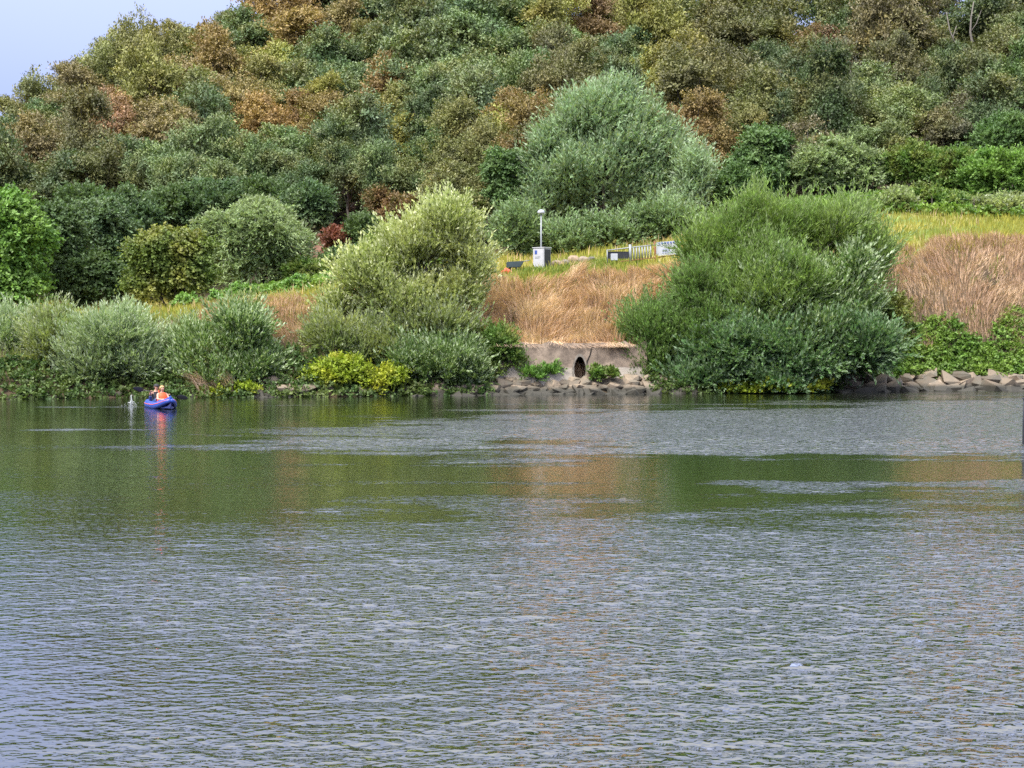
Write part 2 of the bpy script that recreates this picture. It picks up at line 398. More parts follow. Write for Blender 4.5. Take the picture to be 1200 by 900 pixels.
BARK = plain('bark', (0.10, 0.085, 0.07), 0.9, scale=4, var=0.4, bump=0.6)
BARK_PALE = plain('bark_pale', (0.15, 0.135, 0.115), 0.9, scale=4, var=0.3, bump=0.5)
HILL_LEAF = leaf_material('hill_leaf', None, noise_scale=1.1, trans=0.22, var=0.95)

# ------------------------------------------------------------------ wooded hill
PAL = {  # real leaf colours
 'OL': ((0.155, 0.16, 0.055), 'olive'), 'BR': ((0.185, 0.148, 0.072), 'brown-tinged'), 'OR': ((0.235, 0.155, 0.062), 'orange-brown'),
 'RU': ((0.215, 0.12, 0.07), 'rust-red'), 'BG': ((0.092, 0.146, 0.062), 'blue-green'), 'LB': ((0.138, 0.198, 0.09), 'light blue-green'),
 'DG': ((0.062, 0.1, 0.042), 'dark green'), 'YG': ((0.225, 0.23, 0.055), 'yellow-green'), 'GR': ((0.1, 0.175, 0.055), 'fresh green'),
 'PG': ((0.215, 0.275, 0.14), 'pale green'), 'GY': ((0.13, 0.118, 0.08), 'grey-brown'), 'DO': ((0.12, 0.12, 0.052), 'dark olive')}
HILL = """12 140 40 OL;45 135 40 OL;74 118 26 GY;100 112 36 DO;125 92 36 OL;150 72 38 OL;175 60 38 OL;205 58 40 OL;235 45 42 OL;258 36 32 OL;287 38 46 BG;325 22 50 OR;355 15 42 OR;387 18 38 LB
25 165 46 BG;60 160 42 BG;90 132 50 BR;130 108 48 OL;165 95 50 OL;200 85 50 OL;238 78 48 OL;270 72 40 DO;300 65 44 BG;345 55 58 OR;378 58 40 BR
10 190 46 DO;45 200 46 BR;95 172 50 BR;140 145 50 RU;175 130 55 OL;215 112 50 BR;257 100 50 OR;252 132 50 OL;300 100 46 OL;335 102 46 YG;385 88 50 BG
65 215 52 BR;102 202 50 DO;142 182 46 RU;182 165 55 BR;225 152 50 DO;245 172 42 DG;277 146 50 BR;310 162 46 OR;352 150 36 OR;382 138 40 YG
122 218 50 DO;165 208 50 BG;203 205 52 LB;240 206 55 LB;275 200 50 LB;304 214 46 BG;340 182 56 BG;330 205 50 LB;392 188 52 BG;360 215 45 BG
410 15 40 GY;440 20 60 BG;475 15 50 LB;503 32 60 BG;540 14 46 BR;562 12 40 DG;590 26 50 BG;622 16 38 DG;645 42 52 YG;670 18 46 BR;696 16 44 OL;726 28 42 YG;752 20 40 OL;775 18 56 BG;798 20 40 OL
450 55 60 BG;490 62 60 DG;530 46 50 LB;562 55 60 BG;602 55 50 BG;640 70 46 YG;696 50 42 RU;730 52 38 YG;762 66 52 YG;790 92 60 YG
430 75 36 OL;500 84 66 LB;543 92 58 LB;600 78 60 BG;640 84 50 BG;675 82 42 GR;704 80 44 DG;420 102 50 LB;462 108 50 OR;735 85 46 BG
414 128 24 OR;414 150 50 BG;450 140 40 OR;472 152 44 OL;466 176 38 YG;520 112 60 LB;562 116 56 LB;500 132 56 BG;560 142 60 LB;610 122 58 BG;540 152 46 BG;650 140 50 DO
420 182 56 LB;430 208 44 BG;530 168 50 OL;536 192 50 OL;562 188 48 DO;582 182 46 YG;596 170 44 OR;570 214 44 OL;510 190 42 BG;442 214 28 YG;410 222 44 DG;500 168 42 DG;520 216 36 DO
810 28 40 BG;832 30 50 LB;870 26 58 OL;902 32 58 OL;962 34 46 OR;992 30 50 BG;1036 30 66 OL;1068 38 52 BR;1100 30 44 DO;1150 34 52 DG;1188 32 52 DG
805 60 42 OL;850 62 52 OL;888 62 56 DO;905 78 44 YG;958 68 46 RU;1000 56 52 BG;1034 76 58 BR;1078 72 58 BR;1122 70 44 DG;1172 62 56 DG
830 78 42 OR;810 112 52 YG;857 112 52 DO;912 108 52 OL;942 102 52 GY;978 100 50 GY;1045 108 50 DO;1108 92 48 OL;1162 92 56 GY;1195 82 50 BG
812 134 58 DO;862 138 44 OL;902 128 52 DO;942 134 54 GY;1008 118 54 PG;1050 128 54 PG;1094 112 44 PG;1065 146 56 LB;1132 124 50 GY;1030 148 48 LB
842 166 46 OR;930 150 40 GY;1160 152 60 BG;1192 132 60 GR;1128 150 46 GY;1000 150 40 DG;1095 150 40 DG"""
hill_list = []
for row in HILL.replace('\n', ';').split(';'):
    a = row.split(); hill_list.append((float(a[0]), float(a[1]), float(a[2]), a[3]))
# fill the cells no listed crown reaches, with the colour of the nearest one
def on_hill(x, y):
    sky_y = np.interp(x, [0, 100, 200, 300, 1200], [138, 112, 62, 22, 18]); foot = np.interp(x, [0, 120, 400, 560, 850, 1200], [240, 262, 246, 232, 190, 168])
    return sky_y + 36 < y < foot
fillr = random.Random(11); 
hill_list = [(x, y + (15 if x < 330 and y < np.interp(x, [0, 100, 200, 330], [150, 120, 70, 40]) else 0), w_, c_) for x, y, w_, c_ in hill_list]
hill_list = [(x, y, w_, (fillr.choice(['DO', 'DG', 'BG']) if (x > 640 and c_ in ('OL', 'BR', 'GY', 'OR') and fillr.random() < (.65 if x > 820 else .4)) else 'DG' if (x < 400 and y > 150 and c_ in ('BR', 'DO') and fillr.random() < .5) else c_)) for x, y, w_, c_ in hill_list]
hill_list = [(x, max(y, float(np.interp(x, [0, 100, 200, 300, 330], [130, 95, 52, 10, -60])) + 5 + w_ * .62) if -20 < x < 330 else y, w_, c_) for x, y, w_, c_ in hill_list]
given = list(hill_list)
for yy in range(20, 240, 15):
    for xx in range(-10, 1216, 16):
        x = xx + fillr.uniform(-5, 5); y = yy + fillr.uniform(-4, 4)
        if not on_hill(x, y) or (372 < x < 445 and y > 212) or (462 < x < 505 and 195 < y): continue
        if min(math.hypot(x - a[0], (y - a[1]) * 1.25) / (a[2] * 0.5) for a in hill_list) > 1.25:
            nr = sorted(given, key=lambda a: math.hypot(x - a[0], y - a[1]))[:2]
            cc = fillr.choice(nr)[3]
            hill_list.append((x, y, fillr.uniform(40, 56), cc))
# outside the frame, both sides
for x in (-50, -100, 1245, 1290):
    for y in range(40 if x > 0 else 190, 240, 34):
        hill_list.append((x + fillr.uniform(-10, 10), y, 56, fillr.choice(['OL', 'BG', 'DO'])))

def crown_warp(me, seed):
    n = len(me.vertices); v = np.zeros(n * 3, np.float32); me.vertices.foreach_get('co', v); v = v.reshape(-1, 3)
    c_ = v.reshape(-1, 4, 3).mean(1); ph = np.random.default_rng(seed).uniform(0, 6.28, (4, 3))
    off = sum(np.sin(c_[:, [1, 2, 0]] * 2.6 * (i + 1) + c_[:, [2, 0, 1]] * 1.4 * (i + 1) + ph[i]) / (i + 1) for i in range(4)) * .085
    v = v + np.repeat(off, 4, axis=0); me.vertices.foreach_set('co', v.astype(np.float32).ravel()); me.update()
def tree_proto(seed, kind):
    rnd = random.Random(seed); lobes = []
    if kind == 'round': nl, hz, rr, ob = 17, 1.15, 0.36, 0.66
    elif kind == 'tall': nl, hz, rr, ob = 18, 1.6, 0.30, 0.8
    elif kind == 'layer': nl, hz, rr, ob = 24, 0.85, 0.38, 0.36
    else: nl, hz, rr, ob = 12, 1.0, 0.26, 0.6          # thin
    for i in range(nl):
        an = i * 2.4 + rnd.uniform(-.5, .5); zz = rnd.uniform(-0.75, 0.95) if i else 0.95
        ra = math.sqrt(max(0, 1 - zz * zz)) * 0.72
        r_ = rr * rnd.uniform(0.45, 1.4); ra *= rnd.uniform(.8, 1.22)
        lobes.append((ra * math.cos(an), ra * math.sin(an), 1.7 + zz * hz * 0.75, r_, r_, r_ * ob))
    if kind != 'thin': lobes.append((0, 0, 1.65, 0.55, 0.55, 0.6 * hz))
    n = {'round': 2100, 'tall': 2100, 'layer': 2100, 'thin': 700}[kind]
    crown = cloud_mesh('crown', [leafcloud(seed, lobes, n, 9, 0.074, 0.042, 0.34, up=0.55, spread=0.5, droop=0.25, angle=0.9, low=-0.25, nbias=0.9, inner=0.5)])
    crown_warp(crown, seed)
    paths = [limb((0, 0, -0.3), (rnd.uniform(-.1, .1), rnd.uniform(-.1, .1), 1.7), 0.075, 0.035, rnd, 5, 0.03)]
    for i in range(8 if kind != 'thin' else 14):
        lb = rnd.choice(lobes); z0 = rnd.uniform(0.7, 1.6)
        paths.append(limb((0, 0, z0), (lb[0], lb[1], lb[2]), 0.032, 0.008, rnd, 4, 0.07))
    return crown, tubes_mesh('trunk', paths, 5)
protos = {'round': [tree_proto(20 + i, 'round') for i in range(4)], 'tall': [tree_proto(40 + i, 'tall') for i in range(2)],
          'layer': [tree_proto(60 + i, 'layer') for i in range(3)], 'thin': [tree_proto(80, 'thin')]}
for k in protos:
    for c_, t_ in protos[k]:
        c_.materials.append(HILL_LEAF); t_.materials.append(BARK_PALE if k == 'thin' else BARK)

def hill_spot(x, y, wpx):
    for Y in np.arange(113, 206, 0.6):
        p = at(x, y, Y); r = wpx * 0.5 * Y / F * 1.52
        if p.z < gz(p.x, Y) + 1.7 * r: return p, r, Y
    Y = 203; p = at(x, y, Y); return p, wpx * 0.5 * Y / F * 1.28, Y
COLS = [(70, 'above the bright green tree'), (150, 'above the two dark trees'), (255, 'above the creeper-clad tree'), (372, 'above the round pale willow'),
        (470, 'above the bare soil scar'), (585, 'above the pale riverside tree'), (700, 'above the white cabinet'), (835, 'above the site fence'),
        (930, 'above the broad green willow'), (1050, 'above the pale hillside shrubs'), (1120, 'near the bare forked tree'), (1300, 'towards the right edge')]
ht = []
hr = random.Random(3)
for (x, y, wp, cc) in hill_list:
    p, r, Y = hill_spot(x, y, wp)
    ht.append([x, y, wp, cc, p, r, Y])
def row_of(x, y):
    s = np.interp(x, [0, 100, 200, 300, 1200], [138, 112, 62, 22, 18]); d = y - s
    return ('on the skyline' if d < 8 else 'just under the skyline' if d < 40 else 'on the upper slope' if d < 85 else 'halfway down the slope' if d < 135 else 'low on the slope')
keys = {}
for h in ht:
    col = next(n for lim, n in COLS if h[0] < lim)
    if h[0] < 0 or h[0] > 1200: col = 'just beyond the picture edge'
    h.append((h[3], row_of(h[0], h[1]), col)); keys.setdefault(h[-1], []).append(h)
ORD = ['leftmost', 'second', 'third', 'fourth', 'fifth', 'sixth', 'seventh', 'eighth', 'ninth']
for h in ht:
    cc = h[3]
    kind = 'layer' if cc in ('BG', 'LB', 'PG') and hr.random() < .75 else 'thin' if (cc == 'GY' and hr.random() < .35) else 'tall' if hr.random() < .4 else 'round'
    cm, tm = hr.choice(protos[kind])
    p, r, Y = h[4], h[5], h[6]
    e = empty('broadleaf_tree', (p.x, Y, p.z - 1.7 * r), hr.uniform(0, 6.28)); e.scale = (r * hr.uniform(.9, 1.1), r * hr.uniform(.9, 1.1), r * hr.uniform(0.9, 1.3))
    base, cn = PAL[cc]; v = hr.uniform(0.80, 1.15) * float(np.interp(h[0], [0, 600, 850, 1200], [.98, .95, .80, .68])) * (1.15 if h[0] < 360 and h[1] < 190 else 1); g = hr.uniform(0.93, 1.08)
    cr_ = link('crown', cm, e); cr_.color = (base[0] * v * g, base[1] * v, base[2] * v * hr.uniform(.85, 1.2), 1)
    link('trunk', tm, e)
    sz = 'small' if h[2] < 42 else 'broad' if h[2] > 54 else ''
    form = {'layer': 'tiered', 'round': 'rounded', 'tall': 'upright', 'thin': 'thin-leaved'}[kind]
    lab = f"{cn} tree {h[7][1]} {h[7][2]}"
    mates = sorted(keys[h[7]], key=lambda q_: q_[0])
    if len(mates) > 1: lab += f", {ORD[min(mates.index(h), 8)]} from left"
    tag(e, lab, 'tree', 'trees on the wooded hillside')

# ------------------------------------------------------------------ individually shaped trees and shrubs
def lobes_px(Y, ls, depth=0.8):
    out = []
    for l in ls:
        x, y, w_, h_ = l[:4]; dY = l[4] if len(l) > 4 else 0
        p = at(x, y, Y + dY); k = (Y + dY) / F
        out.append((p.x, p.y, p.z, w_ / 2 * k, w_ / 2 * k * depth, h_ / 2 * k))
    return out
def breakup(lobes, seed, n, fr, ob=0.8):
    """cover each big lobe with smaller ones so that the outline is uneven"""
    r = random.Random(seed); out = []
    tot = sum(l[3] * l[5] for l in lobes)
    for l in lobes:
        out.append((l[0], l[1], l[2], l[3] * .8, l[4] * .8, l[5] * .8))
        for i in range(max(4, int(n * l[3] * l[5] / tot))):
            u = Vector((r.gauss(0, 1), r.gauss(0, 1), r.gauss(0, 1))).normalized(); u.z = abs(u.z) if r.random() < .6 else u.z
            k = fr * min(l[3], l[5]) * r.uniform(.7, 1.35); q_ = 0.86
            out.append((l[0] + u.x * (l[3] * q_ - k * .5), l[1] + u.y * (l[4] * q_ - k * .5), l[2] + u.z * (l[5] * q_ - k * ob * .5), k, k, k * ob))
    return out

def plant(name, label, cat, Y, ls, mat, seed, nsp, per=10, L=0.2, W=0.05, shoot=0.8, depth=0.75, nb=30, fr=0.3, ob=0.8, trunk_r=0.1, stems=7,
          group=None, bark=None, extra=None, base_x=None, crown_name='crown', stem_name='trunk', zmin=None, stray=.20, warp=.07, spread_k=1, **kw):
    raw = lobes_px(Y, ls, depth); hx_, vz_ = .30 * shoot * min(spread_k, 1), .28 * shoot * (1 + min(kw.get('up', .5), 1))
    raw = [(a, b, c - vz_ * .5, max(d - hx_, .3 * d), e_, max(f - vz_ * .5, .35 * f)) for (a, b, c, d, e_, f) in raw]; lob = breakup(raw, seed, nb, fr, ob)
    bx = (sum(l[0] * l[3] for l in raw) / sum(l[3] for l in raw)) if base_x is None else at(base_x, 400, Y).x
    bz = gz(bx, Y)
    o3 = (bx, Y, bz)
    e = empty(name, o3)
    rel = lambda lb: [(a - bx, b - Y, c - bz, d, e_, f) for (a, b, c, d, e_, f) in lb]
    zm = (max(zmin, 0.04) - bz if zmin is not None else None)
    parts = [leafcloud(seed, rel(lob), nsp, per, L * 1.12, W * 1.25, shoot, zmin=None, **kw)]
    k2 = dict(kw); k2['inner'] = .85; k2['spread'] = kw.get('spread', .5) * .8; k2['low'] = 0.0
    parts.append(leafcloud(seed + 1000, rel(lob), max(20, int(nsp * stray)), int(per * 1.5), L * 1.12, W * 1.25, shoot * 1.9, zmin=None, **k2))
    pr_ = np.random.default_rng(seed); ph = pr_.uniform(0, 6.28, (4, 3)); sz_ = max(l[3] for l in raw)
    for v_, _ in parts:      # uneven growth: bend the mass of sprays
        c_ = v_.reshape(-1, 4, 3).mean(1)
        off = sum(np.sin(c_[:, [1, 2, 0]] * (2.2 / sz_ * (i + 1)) * 1.6 + c_[:, [2, 0, 1]] * (1.3 / sz_ * (i + 1)) + ph[i]) / (i + 1) for i in range(4)) * sz_ * warp
        v_ += np.repeat(off, 4, axis=0)
        if zm is not None: v_[:, 2] = np.maximum(v_[:, 2], zm + 0.05 * pr_.random(len(v_)))
    link(crown_name, cloud_mesh(crown_name, parts), e, mat)
    rnd = random.Random(seed + 1); rl = rel(raw); paths = []; top = max(rl, key=lambda l: l[2])
    for i in range(stems):
        lb = rl[i % len(rl)]
        u = Vector((rnd.uniform(-.7, .7), rnd.uniform(-.7, .7), rnd.uniform(-.1, .75)))
        tip = Vector((lb[0] + u.x * lb[3], lb[1] + u.y * lb[4], lb[2] + u.z * lb[5]))
        s0 = Vector((rnd.uniform(-.3, .3), rnd.uniform(-.3, .3), -0.3)) * (1 if stems > 4 else .3)
        mid = s0.lerp(tip, 0.45) + Vector((0, 0, 0.12 * tip.length))
        path = limb(s0, mid, trunk_r, trunk_r * .55, rnd, 3, .04)[:-1] + limb(mid, tip, trunk_r * .55, trunk_r * .12, rnd, 4, .05)
        paths.append(path)
        for j in range(3):
            q_ = path[rnd.randint(2, len(path) - 2)]; d = Vector((rnd.uniform(-1, 1), rnd.uniform(-1, 1), rnd.uniform(.1, 1))).normalized() * tip.length * .28
            paths.append(limb(q_[0], q_[0] + d, q_[1] * .6, q_[1] * .15, rnd, 3, .06))
    link(stem_name, tubes_mesh(stem_name, paths, 5), e, bark or BARK)
    tag(e, label, cat, group)
    return e

LM = leaf_material
m_bright = LM('leaf_bright_green', (0.105, 0.200, 0.042), (0.150, 0.240, 0.055), noise_scale=.5)
m_dark = LM('leaf_dark_green', (0.060, 0.100, 0.038), (0.090, 0.132, 0.048), noise_scale=.5)
m_mid = LM('leaf_mid_green', (0.075, 0.125, 0.058), (0.105, 0.150, 0.065), noise_scale=.5)
m_creeper = LM('leaf_creeper', (0.105, 0.150, 0.038), (0.180, 0.180, 0.042), noise_scale=.45)
m_pale = LM('leaf_pale_willow', (0.170, 0.235, 0.095), (0.215, 0.270, 0.120), under=(0.30, 0.35, 0.22), noise_scale=.5)
m_poplar = LM('leaf_white_poplar', (0.150, 0.225, 0.115), (0.190, 0.265, 0.135), under=(0.32, 0.39, 0.26), noise_scale=.4)
m_poplar2 = LM('leaf_poplar_skirt', (0.115, 0.180, 0.072), (0.150, 0.215, 0.085), under=(0.22, 0.28, 0.17), noise_scale=.4)
m_teal = LM('leaf_teal', (0.078, 0.138, 0.048), (0.110, 0.170, 0.060), noise_scale=.5)
m_willow_g = LM('leaf_willow_green', (0.128, 0.208, 0.046), (0.185, 0.255, 0.060), under=(0.24, 0.31, 0.14), noise_scale=.35)
m_willow_l = LM('leaf_willow_deep', (0.098, 0.180, 0.042), (0.135, 0.210, 0.050), under=(0.17, 0.23, 0.10), noise_scale=.35)
m_silver = LM('leaf_silver', (0.078, 0.132, 0.038), (0.105, 0.160, 0.045), under=(0.44, 0.53, 0.33), noise_scale=.35, rough=.38)
m_lower = LM('leaf_lower_willow', (0.070, 0.140, 0.048), (0.095, 0.165, 0.052), under=(0.24, 0.33, 0.20), noise_scale=.35)
m_olive_w = LM('leaf_olive_willow', (0.160, 0.210, 0.065), (0.230, 0.250, 0.070), under=(0.36, 0.40, 0.26), noise_scale=.4)
m_grey_w = LM('leaf_grey_willow', (0.170, 0.235, 0.105), (0.220, 0.270, 0.125), under=(0.46, 0.53, 0.38), noise_scale=.4)
m_cream = LM('leaf_cream_tree', (0.210, 0.250, 0.080), (0.340, 0.350, 0.130), under=(0.60, 0.63, 0.38), noise_scale=.3)
m_yellow = LM('leaf_yellow_green', (0.185, 0.245, 0.022), (0.300, 0.300, 0.030), noise_scale=.8)
m_weed = LM('leaf_weed', (0.090, 0.160, 0.035), (0.150, 0.170, 0.045), noise_scale=.8)
m_red = LM('leaf_red_brown', (0.170, 0.060, 0.040), (0.120, 0.070, 0.045), noise_scale=.8)
m_brown = LM('leaf_brown_scrub', (0.180, 0.110, 0.055), (0.130, 0.120, 0.050), noise_scale=.8)

T = dict(shoot=0.50, up=0.25, droop=0.3, angle=0.9, nbias=0.9, inner=0.55)   # bushy round-leaved trees
plant('broadleaf_tree', 'bright fresh green tree at the left edge behind the riverside willows', 'tree', 94, [(2, 290, 125, 140), (-20, 330, 110, 110), (25, 345, 70, 70)], m_bright, 101, 8000, 9, .21, .12, nb=45, fr=.22, **T)
plant('broadleaf_tree', 'dark green tall tree right of the bright green tree', 'tree', 99, [(72, 275, 60, 85), (85, 325, 85, 75), (120, 330, 60, 60)], m_dark, 102, 5500, 9, .21, .115, nb=30, fr=.28, ob=.5, **T)
plant('broadleaf_tree', 'muted mid green tree between dark tree and creeper-clad tree', 'tree', 108, [(118, 275, 90, 90), (140, 310, 60, 70)], m_mid, 103, 4500, 9, .21, .115, nb=30, fr=.28, ob=.5, **T)
plant('broadleaf_tree', 'yellowish olive tree draped with creeper beside the round pale willow', 'tree', 97, [(190, 300, 80, 70), (215, 325, 70, 65), (175, 335, 60, 50), (228, 290, 40, 40)], m_creeper, 104, 6500, 9, .18, .13, nb=45, fr=.24, ob=.6, **T)
plant('willow_tree', 'round pale grey-green willow above the green hedge', 'tree', 106, [(300, 283, 140, 105), (250, 290, 60, 60), (345, 290, 60, 70), (300, 320, 110, 40)], m_pale, 105, 4400, 10, .26, .08, shoot=.7, up=.1, droop=.6, nb=40, fr=.26)
plant('white_poplar', 'tall pale grey-green poplar towering behind the white cabinet', 'tree', 112, [(700, 140, 110, 90), (660, 175, 90, 100), (745, 165, 100, 100), (785, 205, 90, 90), (700, 205, 190, 120), (650, 235, 110, 90), (760, 245, 130, 90)], m_poplar, 106, 10500, 10, .30, .10, shoot=1.1, up=1.0, spread=.40, droop=.1, angle=.55, nb=90, fr=.24, stems=12, trunk_r=.2, bark=BARK_PALE)
plant('poplar_shrub', 'dark grey-green thicket low behind the white cabinet', 'shrub', 102, [(610, 275, 70, 70), (665, 285, 90, 50), (725, 275, 80, 50), (780, 265, 80, 60)], m_poplar2, 107, 4200, 10, .26, .09, shoot=.8, up=.9, droop=.1, nb=40, fr=.3)
plant('poplar_shrub', 'slender upright grey poplar sapling right of the tall poplar', 'shrub', 108, [(815, 215, 45, 70), (800, 250, 50, 60)], m_poplar, 108, 1500, 10, .28, .09, shoot=1.0, up=1.4, droop=.05, spread=.3, nb=16, fr=.3)
plant('broadleaf_tree', 'mid green tree tucked against the left side of the tall poplar', 'tree', 113, [(597, 205, 65, 70), (600, 240, 60, 60)], m_bright if False else m_teal, 109, 4300, 9, .21, .11, nb=26, fr=.3, ob=.5, **T)
plant('broadleaf_tree', 'dense teal green conical tree behind the broad green willow', 'tree', 112, [(895, 170, 55, 50), (888, 205, 85, 70)], m_teal, 110, 5200, 9, .21, .11, nb=34, fr=.26, **T)
plant('willow_shrub', 'wide pale green shrub above the right of the broad willow', 'shrub', 111, [(965, 200, 90, 70), (1010, 205, 70, 60), (985, 185, 60, 40)], m_pale, 111, 3200, 10, .26, .10, shoot=.5, up=.3, nb=36, fr=.28, ob=.6)
for k, (x, y, w_, h_, Y, mm, lab) in enumerate([
    (1075, 200, 75, 60, 110, m_weed, 'vivid green rounded shrub right of the wide pale shrub'),
    (1120, 205, 70, 60, 108, m_weed, 'vivid green shrub between two others above the right grassland'),
    (1172, 210, 85, 70, 105, m_bright, 'largest vivid green shrub at right edge above the grassland'),
    (1180, 165, 75, 60, 112, m_teal, 'dark bluish shrub above the largest vivid green shrub'),
    (1095, 240, 100, 28, 103, m_weed, 'low green hedge shrub along the top of the right grassland'),
    (1165, 246, 90, 26, 102, m_olive_w, 'low grey-green scrub at right end of the yellow grassland'),
    (1052, 242, 40, 34, 101, m_olive_w, 'small pale spiky shrub beside the top of the broad willow'),
    (862, 222, 60, 50, 109, m_teal, 'dark green shrub just left above the broad willow'),
    (395, 283, 30, 30, 113, m_red, 'dark red-brown bush on the bare soil scar'),
    (426, 274, 40, 38, 113, m_dark, 'small dark green bush right of the red-brown bush'),
    (365, 320, 70, 30, 105, m_weed, 'leafy green shrub between round pale willow and hedge'),
    (405, 310, 60, 32, 106, m_mid, 'soft green scrub below the bare soil scar'),
    (450, 300, 70, 40, 107, m_weed, 'green scrub behind the pale riverside tree'),
    (470, 252, 50, 40, 116, m_brown, 'brown dry scrub on the slope above the pale riverside tree'),
    (447, 236, 34, 30, 119, m_brown, 'small rusty scrub high on the bare soil scar'),
    (540, 250, 60, 50, 113, m_creeper, 'olive scrub behind the top of the pale riverside tree'),
    (505, 245, 50, 40, 116, m_brown, 'brownish scrub between rusty scrub and olive scrub')]):
    plant('shrub', lab, 'shrub', Y, [(x, y, w_, h_)], mm, 130 + k, int(1000 + w_ * h_ * .42), 9, .19, .10, shoot=.5, up=.5, nb=16, fr=.32, ob=.6, trunk_r=.05, stems=6, zmin=0)

for k, (x, y, w_, h_, Y, mm, lab) in enumerate([
    (152, 262, 80, 70, 112, m_mid, 'mid green shrub above the left edge of the creeper-clad tree'),
    (205, 248, 75, 50, 114, m_dark, 'dark green understory shrub above the creeper-clad tree'),
    (252, 238, 70, 50, 116, m_mid, 'mid green understory shrub above left of the round pale willow'),
    (310, 236, 80, 46, 117, m_dark, 'dark green understory shrub right above the round pale willow'),
    (362, 248, 60, 60, 115, m_mid, 'green understory shrub left of the bare soil scar'),
    (100, 245, 70, 50, 114, m_dark, 'dark understory shrub behind the two dark trees')]):
    plant('shrub', lab, 'shrub', Y, [(x, y, w_, h_)], mm, 160 + k, int(1000 + w_ * h_ * .5), 9, .22, .11, shoot=.6, up=.5, nb=20, fr=.34, ob=.6, trunk_r=.06, stems=6, zmin=0)
# riverside willows
Wl = dict(per=16, up=1.1, spread=.32, droop=.15, angle=.38, nbias=.5, inner=.62, zmin=0.04)
plant('willow_shrub', 'pale grey-green willow at the left edge of the waterline', 'shrub', 69, [(15, 400, 85, 70), (0, 430, 80, 60)], m_grey_w, 201, 2600, L=.17, W=.045, shoot=.75, nb=26, fr=.3, trunk_r=.06, **Wl)
plant('willow_shrub', 'yellow-green willow between two greyer willows at left', 'shrub', 67.5, [(62, 405, 70, 80), (40, 440, 100, 45)], m_olive_w, 202, 2800, L=.17, W=.045, shoot=.75, nb=26, fr=.3, trunk_r=.06, **Wl)
plant('willow_shrub', 'wide silvery willow dome behind the inflatable kayak', 'shrub', 67.0, [(132, 407, 112, 78), (110, 434, 105, 62), (160, 432, 75, 64)], m_grey_w, 203, 6200, L=.18, W=.045, shoot=.8, nb=46, fr=.28, trunk_r=.07, **Wl)
plant('willow_shrub', 'ragged silver-leaved willow right of the kayak', 'shrub', 67.6, [(283, 396, 62, 66), (237, 424, 80, 62), (295, 434, 70, 56), (250, 446, 110, 36)], m_silver, 204, 5200, L=.20, W=.06, shoot=.8, nb=46, fr=.28, trunk_r=.07, **Wl)
plant('willow_shrub', 'soft green willow just left behind the ragged silver willow', 'shrub', 70, [(222, 404, 56, 40), (285, 380, 40, 44)], m_olive_w, 214, 1500, L=.17, W=.045, shoot=.8, nb=20, fr=.3, trunk_r=.05, **Wl)
plant('pale_willow_tree', 'airy pale cream-leaved tree rising above the river bank', 'tree', 71, [(520, 272, 86, 80), (548, 312, 58, 70), (480, 295, 90, 75), (432, 328, 90, 70), (395, 365, 60, 50), (533, 348, 70, 66), (475, 355, 120, 70)], m_cream, 205, 5200, L=.19, W=.075, shoot=.8, nb=60, fr=.26, stems=16, trunk_r=.09, base_x=480, warp=.09, stray=.25, **{**Wl, 'per': 11, 'inner': .35})
plant('willow_shrub', 'blue-grey feathery willow at lower left of the pale tree', 'shrub', 69.5, [(395, 400, 80, 55), (440, 412, 80, 50)], m_olive_w, 206, 1800, L=.18, W=.045, shoot=.8, nb=30, fr=.28, trunk_r=.06, stems=10, **{**Wl, 'inner': .4})
plant('willow_shrub', 'dark leafy willow under the right half of the pale tree', 'shrub', 69.0, [(520, 425, 100, 60), (480, 430, 80, 55), (545, 440, 60, 40)], m_silver, 207, 2900, L=.18, W=.055, shoot=.7, nb=40, fr=.28, trunk_r=.06, **Wl)
plant('willow_shrub', 'olive willow screening the middle of the pale tree', 'shrub', 70.2, [(510, 385, 120, 50), (450, 395, 90, 50)], m_olive_w, 215, 1900, L=.18, W=.05, shoot=.8, nb=30, fr=.28, trunk_r=.06, stems=12, **{**Wl, 'inner': .3})
plant('shrub', 'low bright yellow-green bush at the water edge', 'shrub', 67.6, [(400, 440, 75, 42), (450, 446, 60, 34), (375, 448, 40, 30)], m_yellow, 208, 2200, L=.13, W=.07, shoot=.35, nb=26, fr=.3, trunk_r=.04, per=10, up=.6, droop=.2, angle=.8, nbias=.8, inner=.6, zmin=.05)
plant('shrub', 'green weedy bush at left end of the concrete wall', 'shrub', 70.0, [(585, 405, 45, 50), (570, 430, 50, 40), (600, 425, 30, 40)], m_weed, 209, 1300, L=.14, W=.06, shoot=.45, nb=18, fr=.3, trunk_r=.03, per=10, up=.9, droop=.2, angle=.6, nbias=.6, inner=.5, zmin=.05)
plant('willow_shrub', 'broad feathery light green willow forming the top of the big thicket', 'shrub', 74.5, [(838, 292, 80, 70), (880, 278, 96, 72), (930, 272, 100, 72), (985, 274, 95, 80), (1026, 312, 66, 95), (905, 350, 240, 110)], m_willow_g, 210, 11500, L=.22, W=.045, shoot=1.1, nb=80, fr=.26, trunk_r=.1, stems=12, **Wl)
plant('willow_shrub', 'deeper green willow lobe on the left side of the big thicket', 'shrub', 72.3, [(826, 352, 80, 70), (765, 388, 75, 74), (825, 395, 120, 95), (764, 425, 85, 66), (752, 440, 50, 36)], m_willow_l, 211, 7600, L=.18, W=.045, shoot=.9, nb=50, fr=.28, trunk_r=.08, stems=10, **Wl)
plant('silver_willow_shrub', 'silver-backed leafy willow in the middle of the big thicket', 'shrub', 72.4, [(925, 345, 120, 80), (985, 375, 100, 90), (880, 385, 110, 80), (1005, 325, 40, 80), (940, 395, 140, 70)], m_silver, 212, 5600, L=.23, W=.075, shoot=.9, nb=50, fr=.28, trunk_r=.08, stems=12, **Wl)
